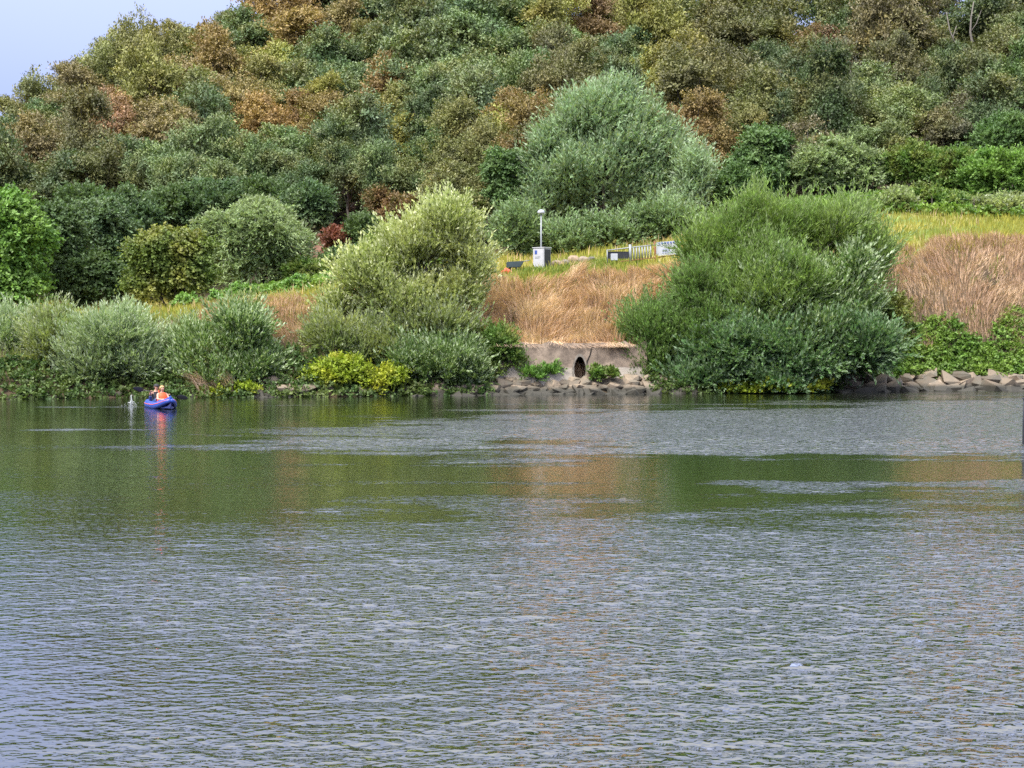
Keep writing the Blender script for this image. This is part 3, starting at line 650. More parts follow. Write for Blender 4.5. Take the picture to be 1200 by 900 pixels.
plant('willow_shrub', 'dark green leafy willow reaching the waterline below the silver one', 'shrub', 71.2, [(860, 415, 130, 80), (930, 415, 150, 85), (1000, 412, 110, 85), (820, 440, 100, 40), (900, 445, 150, 36)], m_lower, 222, 8600, L=.20, W=.07, shoot=.75, nb=70, fr=.28, trunk_r=.07, stems=12, **{**Wl, 'up': .7, 'spread': .45})
plant('shrub', 'olive scrub between the silver willow and the bramble bank', 'shrub', 75, [(1045, 370, 50, 50), (1040, 405, 40, 40)], m_creeper, 213, 1100, L=.14, W=.08, shoot=.4, nb=16, fr=.3, trunk_r=.03, per=10, up=.5, droop=.2, angle=.8, nbias=.8, inner=.5, zmin=.05)
plant('water_weed_clump', 'low yellow-green plants at the waterline under the silver willow', 'plant', 70.3, [(905, 453, 90, 14), (950, 452, 60, 14), (865, 456, 50, 12)], m_yellow, 216, 900, L=.14, W=.09, shoot=.25, nb=16, fr=.4, trunk_r=.02, per=8, up=.6, droop=.2, angle=.8, nbias=.8, inner=.3, zmin=.05)
plant('weed_clump', 'green weedy tuft on the stones left of the drain mouth', 'plant', 70.1, [(625, 439, 45, 14), (645, 437, 30, 16)], m_bright, 217, 500, L=.16, W=.05, shoot=.3, nb=10, fr=.4, trunk_r=.01, per=8, up=1.2, droop=.2, angle=.5, nbias=.4, inner=.2, zmin=.05)
plant('weed_clump', 'small leafy green weed right of the drain mouth', 'plant', 70.0, [(700, 440, 20, 16), (717, 438, 16, 12)], m_weed, 218, 220, L=.15, W=.08, shoot=.25, nb=8, fr=.4, trunk_r=.01, per=8, up=1.0, droop=.2, angle=.6, nbias=.5, inner=.2, zmin=.05)
plant('weed_clump', 'light green herbs at the waterline under the ragged silver willow', 'plant', 66.2, [(255, 459, 60, 10), (290, 457, 40, 10)], m_yellow, 219, 350, L=.13, W=.07, shoot=.2, nb=8, fr=.4, trunk_r=.01, per=8, up=1.0, droop=.2, angle=.6, nbias=.5, inner=.2, zmin=.05)
# hedge of creepers at the left
plant('creeper_hedge', 'long low bright green creeper-covered hedge rising to the right', 'hedge', 93, [(225, 362, 60, 26), (285, 352, 80, 32), (345, 346, 80, 34), (395, 342, 60, 34), (430, 338, 60, 30)], m_bright, 220, 3600, L=.17, W=.13, shoot=.35, nb=50, fr=.5, ob=.6, trunk_r=.03, stems=20, per=9, up=.4, droop=.3, angle=.9, nbias=1, inner=.6, depth=.5)

# bare forked tree on the right of the hill
rnd = random.Random(9); Y = 150
b = at(1134, 84, Y); e = empty('dead_tree', (b.x, Y, b.z - 3)); P = lambda x, y: at(x, y, Y) - e.location
paths = [[(P(1134, 120), .22), (P(1135, 84), .2), (P(1136, 66), .17), (P(1140, 52), .14), (P(1137, 38), .11), (P(1138, 20), .08), (P(1141, 2), .05)],
         [(P(1136, 66), .14), (P(1128, 58), .1), (P(1119, 50), .09), (P(1113, 36), .07), (P(1109, 14), .04)],
         [(P(1119, 50), .06), (P(1117, 42), .05), (P(1121, 30), .03)], [(P(1137, 38), .06), (P(1144, 28), .04), (P(1150, 12), .02)]]
link('trunk', tubes_mesh('trunk', paths, 6), e, BARK_PALE); tag(e, 'bare pale forked tree against dark foliage at upper right', 'tree')

# ------------------------------------------------------------------ grasses (uncountable)
def blades(seed, X, Y, hgt, wid, lean, lean_dir=(0, -1), Z=None):
    r = np.random.default_rng(seed); n = len(X)
    Z = ground(X, Y) if Z is None else Z
    b = np.stack([X, Y, Z - 0.03], -1)
    pa = fnoise(X * .8, Y * .8, seed + 40, 3); h = hgt * r.uniform(.4, 1.3, n) * (.35 + 1.3 * pa); an = r.uniform(0, 2 * np.pi, n)
    side = (fnoise(X * .45, Y * .45, seed + 60, 2) - .5) * 5
    L = np.stack([np.cos(an) * .5 + lean_dir[0], np.sin(an) * .5 + lean_dir[1], np.zeros(n)], -1); L[:, 0] += side; L = L * (lean * r.uniform(.3, 1.4, n) * h)[:, None]
    sd_ = np.stack([np.cos(an + 1.2), np.sin(an + 1.2) * .4, np.zeros(n)], -1) * (wid / 2)
    m = b + L * .35; m[:, 2] += h * .6
    tp = b + L * 1.0; tp[:, 2] += h * (1 - .35 * lean)
    V = np.stack([b - sd_, b + sd_, m + sd_ * .9, m - sd_ * .9, tp], 1).reshape(-1, 3)
    base = np.arange(n)[:, None] * 5
    loops = np.concatenate([base + np.array([0, 1, 2, 3]), base + np.array([3, 2, 4])], 1).ravel()
    return V, np.tile([4, 3], n), loops, np.repeat(r.random(n), 2)
def grass(name, label, seed, X, Y, hgt, wid, lean, mat, **k):
    V, fn, lp, rn = blades(seed, X, Y, hgt, wid, lean, **k)
    o = link(name, np_mesh(name, V, fn, lp, rn), mat=mat); tag(o, label, 'grass', kind='stuff'); return o
m_straw = LM('straw', (0.50, 0.345, 0.225), (0.60, 0.455, 0.31), noise_scale=.5, trans=.15, var=.6)
m_straw2 = LM('straw_pinkish', (0.46, 0.32, 0.225), (0.58, 0.44, 0.31), noise_scale=.5, trans=.15, var=.6)
m_meadow = LM('meadow_blades', (0.300, 0.270, 0.060), (0.19, 0.22, 0.05), noise_scale=.25, trans=.2, var=.6)
m_green_g = LM('green_blades', (0.130, 0.190, 0.040), (0.20, 0.22, 0.06), noise_scale=.4, trans=.2, var=.6)
r = np.random.default_rng(77)
def scatter(n, x0, x1, t0, t1, cond=None):
    X = r.uniform(x0, x1, n); Y = Yb(X) + r.uniform(t0, t1, n)
    if cond is not None:
        k = cond(X, Y - Yb(X)); X, Y = X[k], Y[k]
    return X, Y
wv = lambda X: 0.5 * np.sin(X * 1.1) + 0.4 * np.sin(X * 2.7 + 1)
X, Y = scatter(52000, -4, 12, 2.60, 9.4, lambda X, t: (t + wv(X) * .5 < 8.3) & (fnoise(X * 1.2, t * .9, 71) > .34))
grass('dry_grass', 'straw-coloured dry grass on the slope above the concrete wall', 1, X, Y, .85, .04, .5, m_straw)
X, Y = scatter(42000, 14, 36, 2.3, 9.9, lambda X, t: (t > 2.8 + wv(X) * .5) & (t + wv(X * 1.3) * .7 < 8.6) & (fnoise(X * 1.2, t * .9, 70) > .36))
grass('dry_grass', 'pinkish-brown dry grass on the right bank above the brambles', 2, X, Y, .62, .04, .5, m_straw2)
X, Y = scatter(9000, -16, -6, 4, 9)
grass('dry_grass', 'sparse dry grass between the ragged silver willow and the pale tree', 3, X, Y, .7, .035, .6, m_straw2)
X, Y = scatter(16000, -40, 16, 1.6, 8, lambda X, t: ((X < -5) | (X > 8)))
grass('bank_grass', 'green weeds and grass along the shaded foot of the bank', 4, X, Y, .45, .04, .4, m_green_g)
X, Y = scatter(2500, -14.6, -13.0, .6, 3.5)
grass('dry_grass', 'reddish dry grass at the waterline behind the kayak', 5, X, Y, 1.1, .05, .5, m_straw2)
X = r.uniform(-42, 42, 60000); t_ = 7.2 + 35 * r.random(60000) ** 1.4; Y = Yb(X) + t_; k = Y < 112
grass('meadow_grass', 'yellow-green meadow grass on top of the bank', 6, X[k], Y[k], .5, .045, .3, m_meadow)
X = r.uniform(-4, 8, 7000); Y = r.uniform(80, 87, 7000)
grass('meadow_grass', 'fresh green grass patch in front of the white cabinet', 7, X, Y, .35, .05, .3, m_green_g)

X, Y = scatter(6000, WALL[0] - .2, WALL[1] + .1, 2.4, 3.4, lambda X, t: fnoise(X * 1.3, t * .6, 120) > .40)
V_z = 2.10 + .32 * fnoise(X * 1.5, Y, 121)
grass('dry_grass', 'dry grass hanging over the top edge of the concrete wall', 10, X, Y, .36, .03, 2.6, m_straw2, Z=V_z)
X, Y = scatter(5000, -4, 36, 2.8, 9.5, lambda X, t: (fnoise(X * .9, t * .9, 91) > .57))
grass('bank_weeds', 'scattered green weeds in the dry grass of the bank', 8, X, Y, .6, .05, .5, m_green_g)
X, Y = scatter(4000, -42, 42, 9, 30, lambda X, t: (fnoise(X * .3, t * .4, 93) > .55))
grass('meadow_grass', 'taller straw-coloured stalks scattered in the meadow', 9, X, Y, .7, .04, .3, m_straw)
def groundcover(name, label, seed, X, Y, zoff, mat, per=8, L=.16, W=.11, sh=.35):
    rr_ = np.random.default_rng(seed); n = len(X); Z = ground(X, Y) + zoff * rr_.random(n)
    lob = np.stack([X, Y, Z, np.full(n, .12), np.full(n, .12), np.full(n, .12)], -1)
    v, rn = leafcloud(seed, lob, n * 2, per, L, W, sh, up=.6, spread=.7, droop=.3, angle=.9, nbias=.8, inner=.2, low=0)
    o = link(name, np_mesh(name, v, np.full(len(v) // 4, 4), np.arange(len(v)), rn), mat=mat); tag(o, label, 'ground cover', kind='stuff')
m_bramble = LM('leaf_bramble', (0.090, 0.165, 0.030), (0.170, 0.245, 0.050), noise_scale=.6)
m_bramble_shade = LM('leaf_bramble_shade', (0.055, 0.100, 0.030), (0.10, 0.13, 0.035), noise_scale=.8)  # leaf colour lowered to paint in the shade beneath the overhanging willows
X, Y = scatter(6500, 17, 36, 1.4, 5.0, lambda X, t: t < 3.3 + .8 * wv(X * .6) + (X > 26) * .5)
groundcover('bramble_cover', 'dense green brambles above the large stones at right', 31, X, Y, .35, m_bramble)
X, Y = scatter(3400, -42, -1, 0.0, 3.2)
groundcover('bank_ground_cover', 'leafy ground cover coloured dark as willow shade along the left waterline', 32, X, Y, .3, m_bramble_shade)
X, Y = scatter(1300, 7, 17, -.2, 4.5)
groundcover('bank_ground_cover', 'ground cover coloured dark as shade under the broad willow', 33, X, Y, .3, m_bramble_shade)
X = r.uniform(-20, -5, 2600); Y = r.uniform(92, 112, 2600)
groundcover('meadow_ground_cover', 'leafy green undergrowth behind the creeper hedge', 34, X, Y, .5, m_bramble, L=.25, W=.18, sh=.5)
X = r.uniform(18, 42, 2200); Y = r.uniform(99, 113, 2200)
groundcover('meadow_ground_cover', 'green undergrowth along the top of the right grassland', 35, X, Y, .6, m_bramble, L=.25, W=.16, sh=.5)
# forest undergrowth that closes the gaps between trunks
m_under = LM('leaf_undergrowth', (0.050, 0.062, 0.026), (0.085, 0.070, 0.035), noise_scale=.2)
X = r.uniform(-80, 70, 9000); Y = r.uniform(113, 200, 9000)
k = ~(((X + 14.5) / 4.5) ** 2 + ((Y - 121) / 7) ** 2 < 1) & ~(((X + 9.5) / 5) ** 2 + ((Y - 135) / 7) ** 2 < 1)
groundcover('forest_undergrowth', 'dark leafy undergrowth on the forest floor of the hill', 36, X[k], Y[k], .9, m_under, per=5, L=.5, W=.35, sh=1.0)

# ------------------------------------------------------------------ riprap stones
def stone_mesh(seed):
    rr_ = random.Random(seed); bm = bmesh.new()
    for i in range(13):
        v = Vector((rr_.uniform(-1, 1), rr_.uniform(-1, 1), rr_.uniform(-1, 1)))
        m_ = max(abs(v.x), abs(v.y), abs(v.z)); v = v / m_ * rr_.uniform(.82, 1)
        bm.verts.new((v.x * .5, v.y * .36, v.z * .2))
    bmesh.ops.convex_hull(bm, input=bm.verts)
    for v in [v for v in bm.verts if not v.link_faces]: bm.verts.remove(v)
    bmesh.ops.dissolve_limit(bm, angle_limit=R_(12), verts=bm.verts, edges=bm.edges)
    me = bpy.data.meshes.new('stone'); bm.to_mesh(me); bm.free(); return me
m_stone, t = mat_base('quarry_stone')
oi = N(t, 'ShaderNodeObjectInfo'); tcn = N(t, 'ShaderNodeTexCoord'); nz = N(t, 'ShaderNodeTexNoise'); nz.inputs['Scale'].default_value = 3.5; nz.inputs['Detail'].default_value = 8
t.links.new(tcn.outputs['Object'], nz.inputs['Vector'])
c = mixc(t, oi.outputs['Random'], (0.090, 0.072, 0.052), (0.270, 0.210, 0.150)); c = mixc(t, mrange(t, nz.outputs[0], .45, .75), c, (0.10, 0.095, 0.075))
ge = N(t, 'ShaderNodeNewGeometry'); sx = N(t, 'ShaderNodeSeparateXYZ'); t.links.new(ge.outputs['Position'], sx.inputs[0])
c = mixc(t, mrange(t, math_node(t, 'ADD', sx.outputs[2], math_node(t, 'MULTIPLY', nz.outputs[0], .2)), .30, .50), (0.040, 0.037, 0.028), c)   # wet line
p = N(t, 'ShaderNodeBsdfPrincipled'); t.links.new(c, p.inputs['Base Color']); p.inputs['Roughness'].default_value = .8
bp = N(t, 'ShaderNodeBump'); bp.inputs['Strength'].default_value = .7; bp.inputs['Distance'].default_value = .06; t.links.new(nz.outputs[0], bp.inputs['Height']); t.links.new(bp.outputs[0], p.inputs['Normal'])
o_ = N(t, 'ShaderNodeOutputMaterial'); t.links.new(p.outputs[0], o_.inputs[0])
stones = [stone_mesh(300 + i) for i in range(14)]
for s_ in stones: s_.materials.append(m_stone)
def riprap(label, x0, x1, size, rows, seed, gap=.62, tmax=1.7):
    rr_ = random.Random(seed); xm = (x0 + x1) / 2; e = empty('riprap', (xm, float(Yb(np.array([xm]))[0]), 0))
    for row in range(rows):
        x = x0 + rr_.uniform(0, size)
        while x < x1:
            t0 = -0.1 + (row + rr_.uniform(-.3, .3)) * tmax / max(rows - 1, 1) * .95
            s = size * rr_.uniform(.65, 1.35)
            y = float(Yb(np.array([x]))[0]) + t0; z = max(gz(x, y), -.25) + s * .08
            o = link('stone', rr_.choice(stones), e); o.location = (x - e.location.x, y - e.location.y, z)
            o.rotation_euler = (R_(24 + rr_.uniform(-22, 22)), R_(rr_.uniform(-26, 26)), R_(rr_.uniform(-40, 40))); o.scale = (s, s * rr_.uniform(.8, 1.2), s * rr_.uniform(.7, 1.5))
            x += s * gap * rr_.uniform(.75, 1.3)
    tag(e, label, 'stone revetment', 'stone revetments at the waterline'); return e
riprap('broken stone revetment at the waterline below the drain mouth', -4.2, 9.5, .80, 6, 1, .55, 1.6)
riprap('large flat stones at the waterline under the brambles at right', 15.5, 34, 1.2, 4, 2, .52, 1.5)
riprap('few stones at the waterline right of the ragged silver willow', -13.0, -9.3, .8, 4, 3, .55)
riprap('dark stones half hidden under the willows at far left', -30, -14.5, .42, 2, 4, 1.1, .7)
riprap('shaded stones under the yellow-green bush and dark willow', -9.2, -4.3, .7, 2, 5, .7, 1.0)

# ------------------------------------------------------------------ concrete wall with the drain
m_conc, t = mat_base('stained_concrete')
tcn = N(t, 'ShaderNodeTexCoord'); nz = N(t, 'ShaderNodeTexNoise'); nz.inputs['Scale'].default_value = 1.6; nz.inputs['Detail'].default_value = 9; nz.inputs['Roughness'].default_value = .65
t.links.new(tcn.outputs['Object'], nz.inputs['Vector'])
c = mixc(t, mrange(t, nz.outputs[0], .38, .62), (0.12, 0.092, 0.070), (0.29, 0.225, 0.17))
sx = N(t, 'ShaderNodeSeparateXYZ'); t.links.new(tcn.outputs['Object'], sx.inputs[0])
lo = mrange(t, math_node(t, 'ADD', sx.outputs[2], math_node(t, 'MULTIPLY', nz.outputs[0], .35)), .80, .86)
c = mixc(t, lo, mixc(t, nz.outputs[0], (0.40, 0.36, 0.31), (0.26, 0.22, 0.18)), c)
p = N(t, 'ShaderNodeBsdfPrincipled'); t.links.new(c, p.inputs['Base Color']); p.inputs['Roughness'].default_value = .9
bp = N(t, 'ShaderNodeBump'); bp.inputs['Strength'].default_value = .5; bp.inputs['Distance'].default_value = .08; t.links.new(nz.outputs[0], bp.inputs['Height']); t.links.new(bp.outputs[0], p.inputs['Normal'])
o_ = N(t, 'ShaderNodeOutputMaterial'); t.links.new(p.outputs[0], o_.inputs[0])
m_pipe = plain('old_pipe', (0.17, 0.15, 0.125), .9, scale=5, var=.4)
m_crack = plain('root_and_hollow_dark', (0.03, 0.025, 0.02), 1)  # dark tone of the root and of the hollow's painted shade
wx0, wx1 = WALL[0] - .5, WALL[1] + .4
we = empty('drain_wall', ((wx0 + wx1) / 2, 70.35, 0.6)); wy = we.location
def egg(k, n, s=1.0):   # egg-shaped opening around the drain centre
    a = 2 * math.pi * k / n - math.pi / 2
    return (CULV.x - wy.x + math.cos(a) * .32 * s * (1.0 - .18 * math.sin(a)), CULV.z - wy.z - .02 + math.sin(a) * .62 * s)
bm = bmesh.new(); n = 40
zt, zb = 1.85, -0.5; cxl = CULV.x - wy.x
def wpt(x, z):          # the slab leans back and bows a little, its top edge is broken
    return (x, 0.20 * (x + wy.x) - .2 * wy.x + z * .22 + .04 * math.sin(x * 3.1) * z + 0.05 * math.sin(x * 1.3), z)
inner = [bm.verts.new(wpt(*egg(k, n))) for k in range(n)]
sqw = .85
sq = []
for k in range(n):
    a = 2 * math.pi * k / n - math.pi / 2; c_, s_ = math.cos(a), math.sin(a); m_ = max(abs(c_), abs(s_))
    x = cxl + c_ / m_ * sqw; z = (zt + zb) / 2 + s_ / m_ * (zt - zb) / 2
    sq.append(bm.verts.new(wpt(x, z)))
for k in range(n): bm.faces.new((inner[k], sq[k], sq[(k + 1) % n], inner[(k + 1) % n]))
def strip(xa, xb):
    m = max(1, int(abs(xb - xa) / .35)); zs = [zb + (zt - zb) * i / 6 for i in range(7)]; prev = None
    for i in range(m + 1):
        x = xa + (xb - xa) * i / m
        cur = [bm.verts.new(wpt(x, z + (.10 * math.sin(x * 5) + .07 * math.sin(x * 11) if z == zs[-1] and 0 < i else 0))) for z in zs]
        if prev:
            for a_, b_, c2, d2 in zip(prev[:-1], cur[:-1], cur[1:], prev[1:]): bm.faces.new((a_, b_, c2, d2))
        prev = cur
strip(wx0 - wy.x, cxl - sqw); strip(cxl + sqw, wx1 - wy.x)
bmesh.ops.recalc_face_normals(bm, faces=bm.faces)
me = bpy.data.meshes.new('wall_slab'); bm.to_mesh(me); bm.free()
o = link('wall_slab', me, we, m_conc); md = o.modifiers.new('thickness', 'SOLIDIFY'); md.thickness = .22; md.offset = 0
# pipe: lip ring standing proud and a barrel going back into the bank
bm = bmesh.new(); rows = []
for (s, yy) in ((1.22, -.10), (1.22, -.16), (1.0, -.16), (.98, .3), (.98, 3.6)):
    rows.append([bm.verts.new((egg(k, n, s)[0], wpt(*egg(k, n, s))[1] + yy if yy < 1 else wpt(cxl, .3)[1] + yy, egg(k, n, s)[1])) for k in range(n)])
for a_, b_ in zip(rows[:-1], rows[1:]):
    for k in range(n): bm.faces.new((a_[k], a_[(k + 1) % n], b_[(k + 1) % n], b_[k]))
bm.faces.new(rows[-1])
me = bpy.data.meshes.new('drain_pipe'); bm.to_mesh(me); bm.free(); link('drain_pipe', me, we, m_pipe)
def ribbon(name, pts, wd, parent, mat, yoff=-.13):
    bm = bmesh.new(); prev = None
    for i, (x, z) in enumerate(pts):
        q_ = wpt(x, z); k = wd * (1 - .7 * i / (len(pts) - 1))
        cur = [bm.verts.new((q_[0] - k, q_[1] + yoff, q_[2])), bm.verts.new((q_[0] - k * .2, q_[1] + yoff - .035, q_[2])), bm.verts.new((q_[0] + k, q_[1] + yoff, q_[2]))]
        if prev:
            for j in (0, 1): bm.faces.new((prev[j], prev[j + 1], cur[j + 1], cur[j]))
        prev = cur
    me = bpy.data.meshes.new(name); bm.to_mesh(me); bm.free(); return link(name, me, parent, mat)
rb = ribbon('root', [(cxl + .28, .55), (cxl + .36, .95), (cxl + .52, 1.3), (cxl + .60, 1.65), (cxl + .68, 1.8)], .05, we, m_crack)
rb['label'] = 'dark root hanging diagonally beside the drain mouth'
hb = ribbon('hollow_shade', [(cxl - 1.95, .62), (cxl - 1.6, .78), (cxl - 1.3, .82), (cxl - 1.0, .7), (cxl - .85, .6)], .12, we, m_crack, -.125)  # dark strip on the wall face, painting the shade inside a hollow
hb['label'] = 'arched hollow left of the drain, its shade laid on as a dark strip'
tag(we, 'weathered sandy concrete wall with an egg-shaped drain mouth', 'wall')

# ------------------------------------------------------------------ works site on the bank top
def box(bm, x0, x1, y0, y1, z0, z1):
    v = [bm.verts.new(p_) for p_ in ((x0, y0, z0), (x1, y0, z0), (x1, y1, z0), (x0, y1, z0), (x0, y0, z1), (x1, y0, z1), (x1, y1, z1), (x0, y1, z1))]
    for f in ((0, 3, 2, 1), (4, 5, 6, 7), (0, 1, 5, 4), (1, 2, 6, 5), (2, 3, 7, 6), (3, 0, 4, 7)): bm.faces.new([v[i] for i in f])
def boxes(name, bl, parent, mat, bevel=0.01):
    bm = bmesh.new()
    for b_ in bl: box(bm, *b_)
    if bevel: bmesh.ops.bevel(bm, geom=bm.edges[:], offset=bevel, segments=1, affect='EDGES')
    me = bpy.data.meshes.new(name); bm.to_mesh(me); bm.free(); return link(name, me, parent, mat)
m_cab = plain('cabinet_paint', (0.42, 0.42, 0.44), .5, var=.08, bump=0); m_black = plain('black_panel', (0.022, 0.024, 0.03), .45, var=.2, bump=0)
m_blue_l = plain('blue_print', (0.04, 0.08, 0.30), .5, bump=0); m_zinc = plain('zinc', (0.26, 0.28, 0.29), .5, .3, var=.1, bump=0)
m_white = plain('white_plastic', (0.38, 0.40, 0.44), .45, var=.06, bump=0)
CY = 87.0; cb = at(636, 311, CY); czz = gz(cb.x, CY)
ce = empty('control_cabinet', (cb.x - .05, CY, czz), R_(-38))
hC = at(636, 291, CY).z - czz
boxes('housing', [(-.42, .42, -.36, .36, .02, hC)], ce, m_cab, .015)
boxes('roof_cap', [(-.46, .46, -.40, .40, hC, hC + .05)], ce, m_cab, .01)
boxes('front_door', [(-.365, .365, -.385, -.362, .12, hC - .07)], ce, m_cab, .004)
boxes('side_panel', [(.422, .44, -.30, .30, .10, hC - .08)], ce, m_black, .004)
boxes('emblem', [(-.26, -.08, -.395, -.387, hC - .38, hC - .14)], ce, m_blue_l, 0)
boxes('notice_plate', [(-.24, .16, -.395, -.387, hC - .56, hC - .52), (-.24, .10, -.395, -.387, hC - .64, hC - .61)], ce, m_zinc, 0)
boxes('plinth', [(-.44, .44, -.38, .38, -.4, .02)], ce, m_conc, .01)
tag(ce, 'pale grey control cabinet with one dark side on the bank top', 'cabinet')
mt = at(633, 249, CY + .6); mb = gz(mt.x + .1, CY + .6)
me_ = empty('mast', (mt.x + .06, CY + .6, mb)); H_ = mt.z - mb
link('pole', tubes_mesh('pole', [[((0, 0, -.3), .06), ((0, 0, H_), .045)]], 10), me_, m_zinc)
bm = bmesh.new(); hr_ = []
for (rr_, zz) in ((.05, -.02), (.20, -.06), (.235, 0.0), (.21, .10), (.10, .17), (.02, .185)):
    hr_.append([bm.verts.new((rr_ * math.cos(a * math.pi / 8), rr_ * .8 * math.sin(a * math.pi / 8), zz)) for a in range(16)])
for a_, b_ in zip(hr_[:-1], hr_[1:]):
    for k in range(16): bm.faces.new((a_[k], a_[(k + 1) % 16], b_[(k + 1) % 16], b_[k]))
bm.faces.new(hr_[-1]); bm.faces.new(list(reversed(hr_[0])))
me = bpy.data.meshes.new('sensor_head'); bm.to_mesh(me); bm.free(); o = link('sensor_head', me, me_, m_white); o.location = (0, 0, H_)
link('bracket', tubes_mesh('bracket', [[((0, 0, H_ - .28), .02), ((.17, 0, H_ - .05), .02)]], 6), me_, m_zinc)
tag(me_, 'slim white mast with hooded head standing behind the cabinet', 'mast')

# dark cart and orange bag left of the cabinet
m_slate = plain('slate_paint', (0.035, 0.055, 0.065), .5, bump=0); m_or = plain('orange_fabric', (0.62, 0.075, 0.03), .6, var=.15)
m_tyre = plain('rubber', (0.02, 0.02, 0.02), .8, bump=0)
c0 = at(602, 310, 86); cart = empty('cart', (c0.x, 86, gz(c0.x, 86)), R_(6))
bm = bmesh.new()
pts = [(-.42, .36), (-.42, .72), (.62, .78), (.40, .40)]
A_ = [bm.verts.new((x, -.3, z)) for x, z in pts]; B_ = [bm.verts.new((x, .3, z)) for x, z in pts]
bm.faces.new(A_); bm.faces.new(list(reversed(B_)))
for i in range(4): bm.faces.new((A_[i], B_[i], B_[(i + 1) % 4], A_[(i + 1) % 4]))
bmesh.ops.recalc_face_normals(bm, faces=bm.faces)
bmesh.ops.bevel(bm, geom=bm.edges[:], offset=.03, segments=2, affect='EDGES')
me = bpy.data.meshes.new('tub'); bm.to_mesh(me); bm.free(); link('tub', me, cart, m_slate)
boxes('support', [(-.44, -.18, -.16, .16, -.1, .70)], cart, m_slate, .02)
for sy in (-.27, .27): boxes('leg', [(.12, .18, sy - .02, sy + .02, -.1, .4)], cart, m_tyre, .005)
link('handle', tubes_mesh('handle', [[((.4, -.22, .72), .02), ((.95, -.2, .82), .02)], [((.4, .22, .72), .02), ((.95, .2, .82), .02)]], 6), cart, m_zinc)
tag(cart, 'dark slate-coloured cart left of the pale cabinet', 'cart')
c0 = at(594, 316, 84.5); bm = bmesh.new(); bmesh.ops.create_icosphere(bm, subdivisions=3, radius=.5)
rr_ = random.Random(4)
for v in bm.verts:
    k = 1 + .18 * math.sin(v.co.x * 9 + v.co.z * 5) * math.cos(v.co.y * 7) + rr_.uniform(-.03, .03)
    v.co = Vector((v.co.x * .62 * k, v.co.y * .5 * k, max(v.co.z, -.3) * .5 * k + .12))
me = bpy.data.meshes.new('bag'); bm.to_mesh(me); bm.free()
o = link('bag', me, mat=m_or, loc=(c0.x, 84.5, gz(c0.x, 84.5) + .1)); tag(o, 'crumpled orange-red bag on the grass by the cart', 'bag')
c0 = at(598, 314, 84.3); o = link('bag', me.copy(), loc=(c0.x + .1, 84.3, gz(c0.x, 84.3) + .04)); o.scale = (.6, .6, .6); o.rotation_euler.z = 1.9
tag(o, 'smaller orange-red bundle beside the crumpled bag', 'bag')

# field stones on the meadow
for k, (x, y, wd) in enumerate([(652, 308, 13), (662, 309, 11), (672, 306, 15), (684, 306, 14), (693, 304, 10), (642, 312, 8)]):
    Yk = 88 + (k % 3) * .5; c0 = at(x, y, Yk)
    bm = bmesh.new(); bmesh.ops.create_icosphere(bm, subdivisions=2, radius=.5); rr_ = random.Random(k)
    for v in bm.verts: v.co *= rr_.uniform(.85, 1.08)
    me = bpy.data.meshes.new('boulder'); bm.to_mesh(me); bm.free(); s = wd * Yk / F
    o = link('boulder', me, mat=plain('boulder_stone', [(0.22, .17, .12), (.20, .17, .14), (.30, .22, .15), (.25, .20, .15), (.12, .11, .10), (.33, .19, .12)][k], .9), loc=(c0.x, Yk, gz(c0.x, Yk) + s * .25)); o.scale = (s, s * .8, s * .8)
    tag(o, ['brownish boulder nearest the right side of the cabinet row', 'second boulder from the cabinet, flat and grey-brown', 'pale sandy boulder in the middle of the row', 'broad tan boulder left of the dark one', 'small dark grey boulder at right end of the row', 'smallest reddish boulder touching the cabinet foot'][k], 'boulder', 'boulders right of the cabinet')

# site fence with rails, pickets and a banner
m_rust = plain('rusty_steel', (0.20, 0.085, 0.045), .8, .2, scale=8, var=.4)
FY = 84.0
def fp(x, y): return at(x, y, FY)
f0 = fp(712, 304); fe = empty('site_fence', (f0.x, FY, gz(f0.x, FY)))
q_ = lambda x, y, d=0: tuple(fp(x, y) + Vector((0, d, 0)) - fe.location)
def bar(name, a_, b_, rr_, mat, seg=4): return link(name, tubes_mesh(name, [[(a_, rr_), (b_, rr_)]], seg), fe, mat)
bar('top_rail', q_(711, 293.5), q_(770, 286.5), .035, m_zinc)
bar('lower_rail', q_(724, 307), q_(797, 298.5), .035, m_rust)
bar('post', q_(712, 310), q_(711.5, 292.5), .04, m_zinc); bar('post', q_(770, 320), q_(766.8, 283), .06, m_rust)
bar('post', q_(739, 309), q_(738.3, 286.5), .09, m_zinc); bar('post', q_(731, 310), q_(730.5, 305), .04, m_rust); bar('post', q_(797, 305), q_(797, 283), .05, m_zinc)
for (x, tp_, bt) in [(743 + 3.3 * i, 290.3 - .38 * i, 305 - .38 * i) for i in range(7)]:
    bar('picket', q_(x, bt), q_(x - .5, tp_), .042, m_zinc)
boxes('dark_screen', [(q_(713, 0)[0], q_(738, 0)[0], .10, .13, q_(0, 303)[2], q_(0, 294.6)[2])], fe, m_black, 0)
tag(fe, 'low grey and rusty railing fence left of the broad willow', 'fence')
wb = boxes('storage_box', [(-.20, .20, -.2, .2, 0, .40)], None, m_white, .02); p_ = fp(719, 303.5); wb.location = (p_.x, FY - .5, p_.z - .12)
tag(wb, 'small white box at the left end of the railing fence', 'box')
p0, p1 = fp(769, 0), fp(797, 0)
be = empty('banner', (p0.x + .05, FY - .12, fp(0, 300).z)); bw = p1.x - p0.x - .1; bh = fp(0, 284).z - fp(0, 300).z
bm = bmesh.new(); prev = None
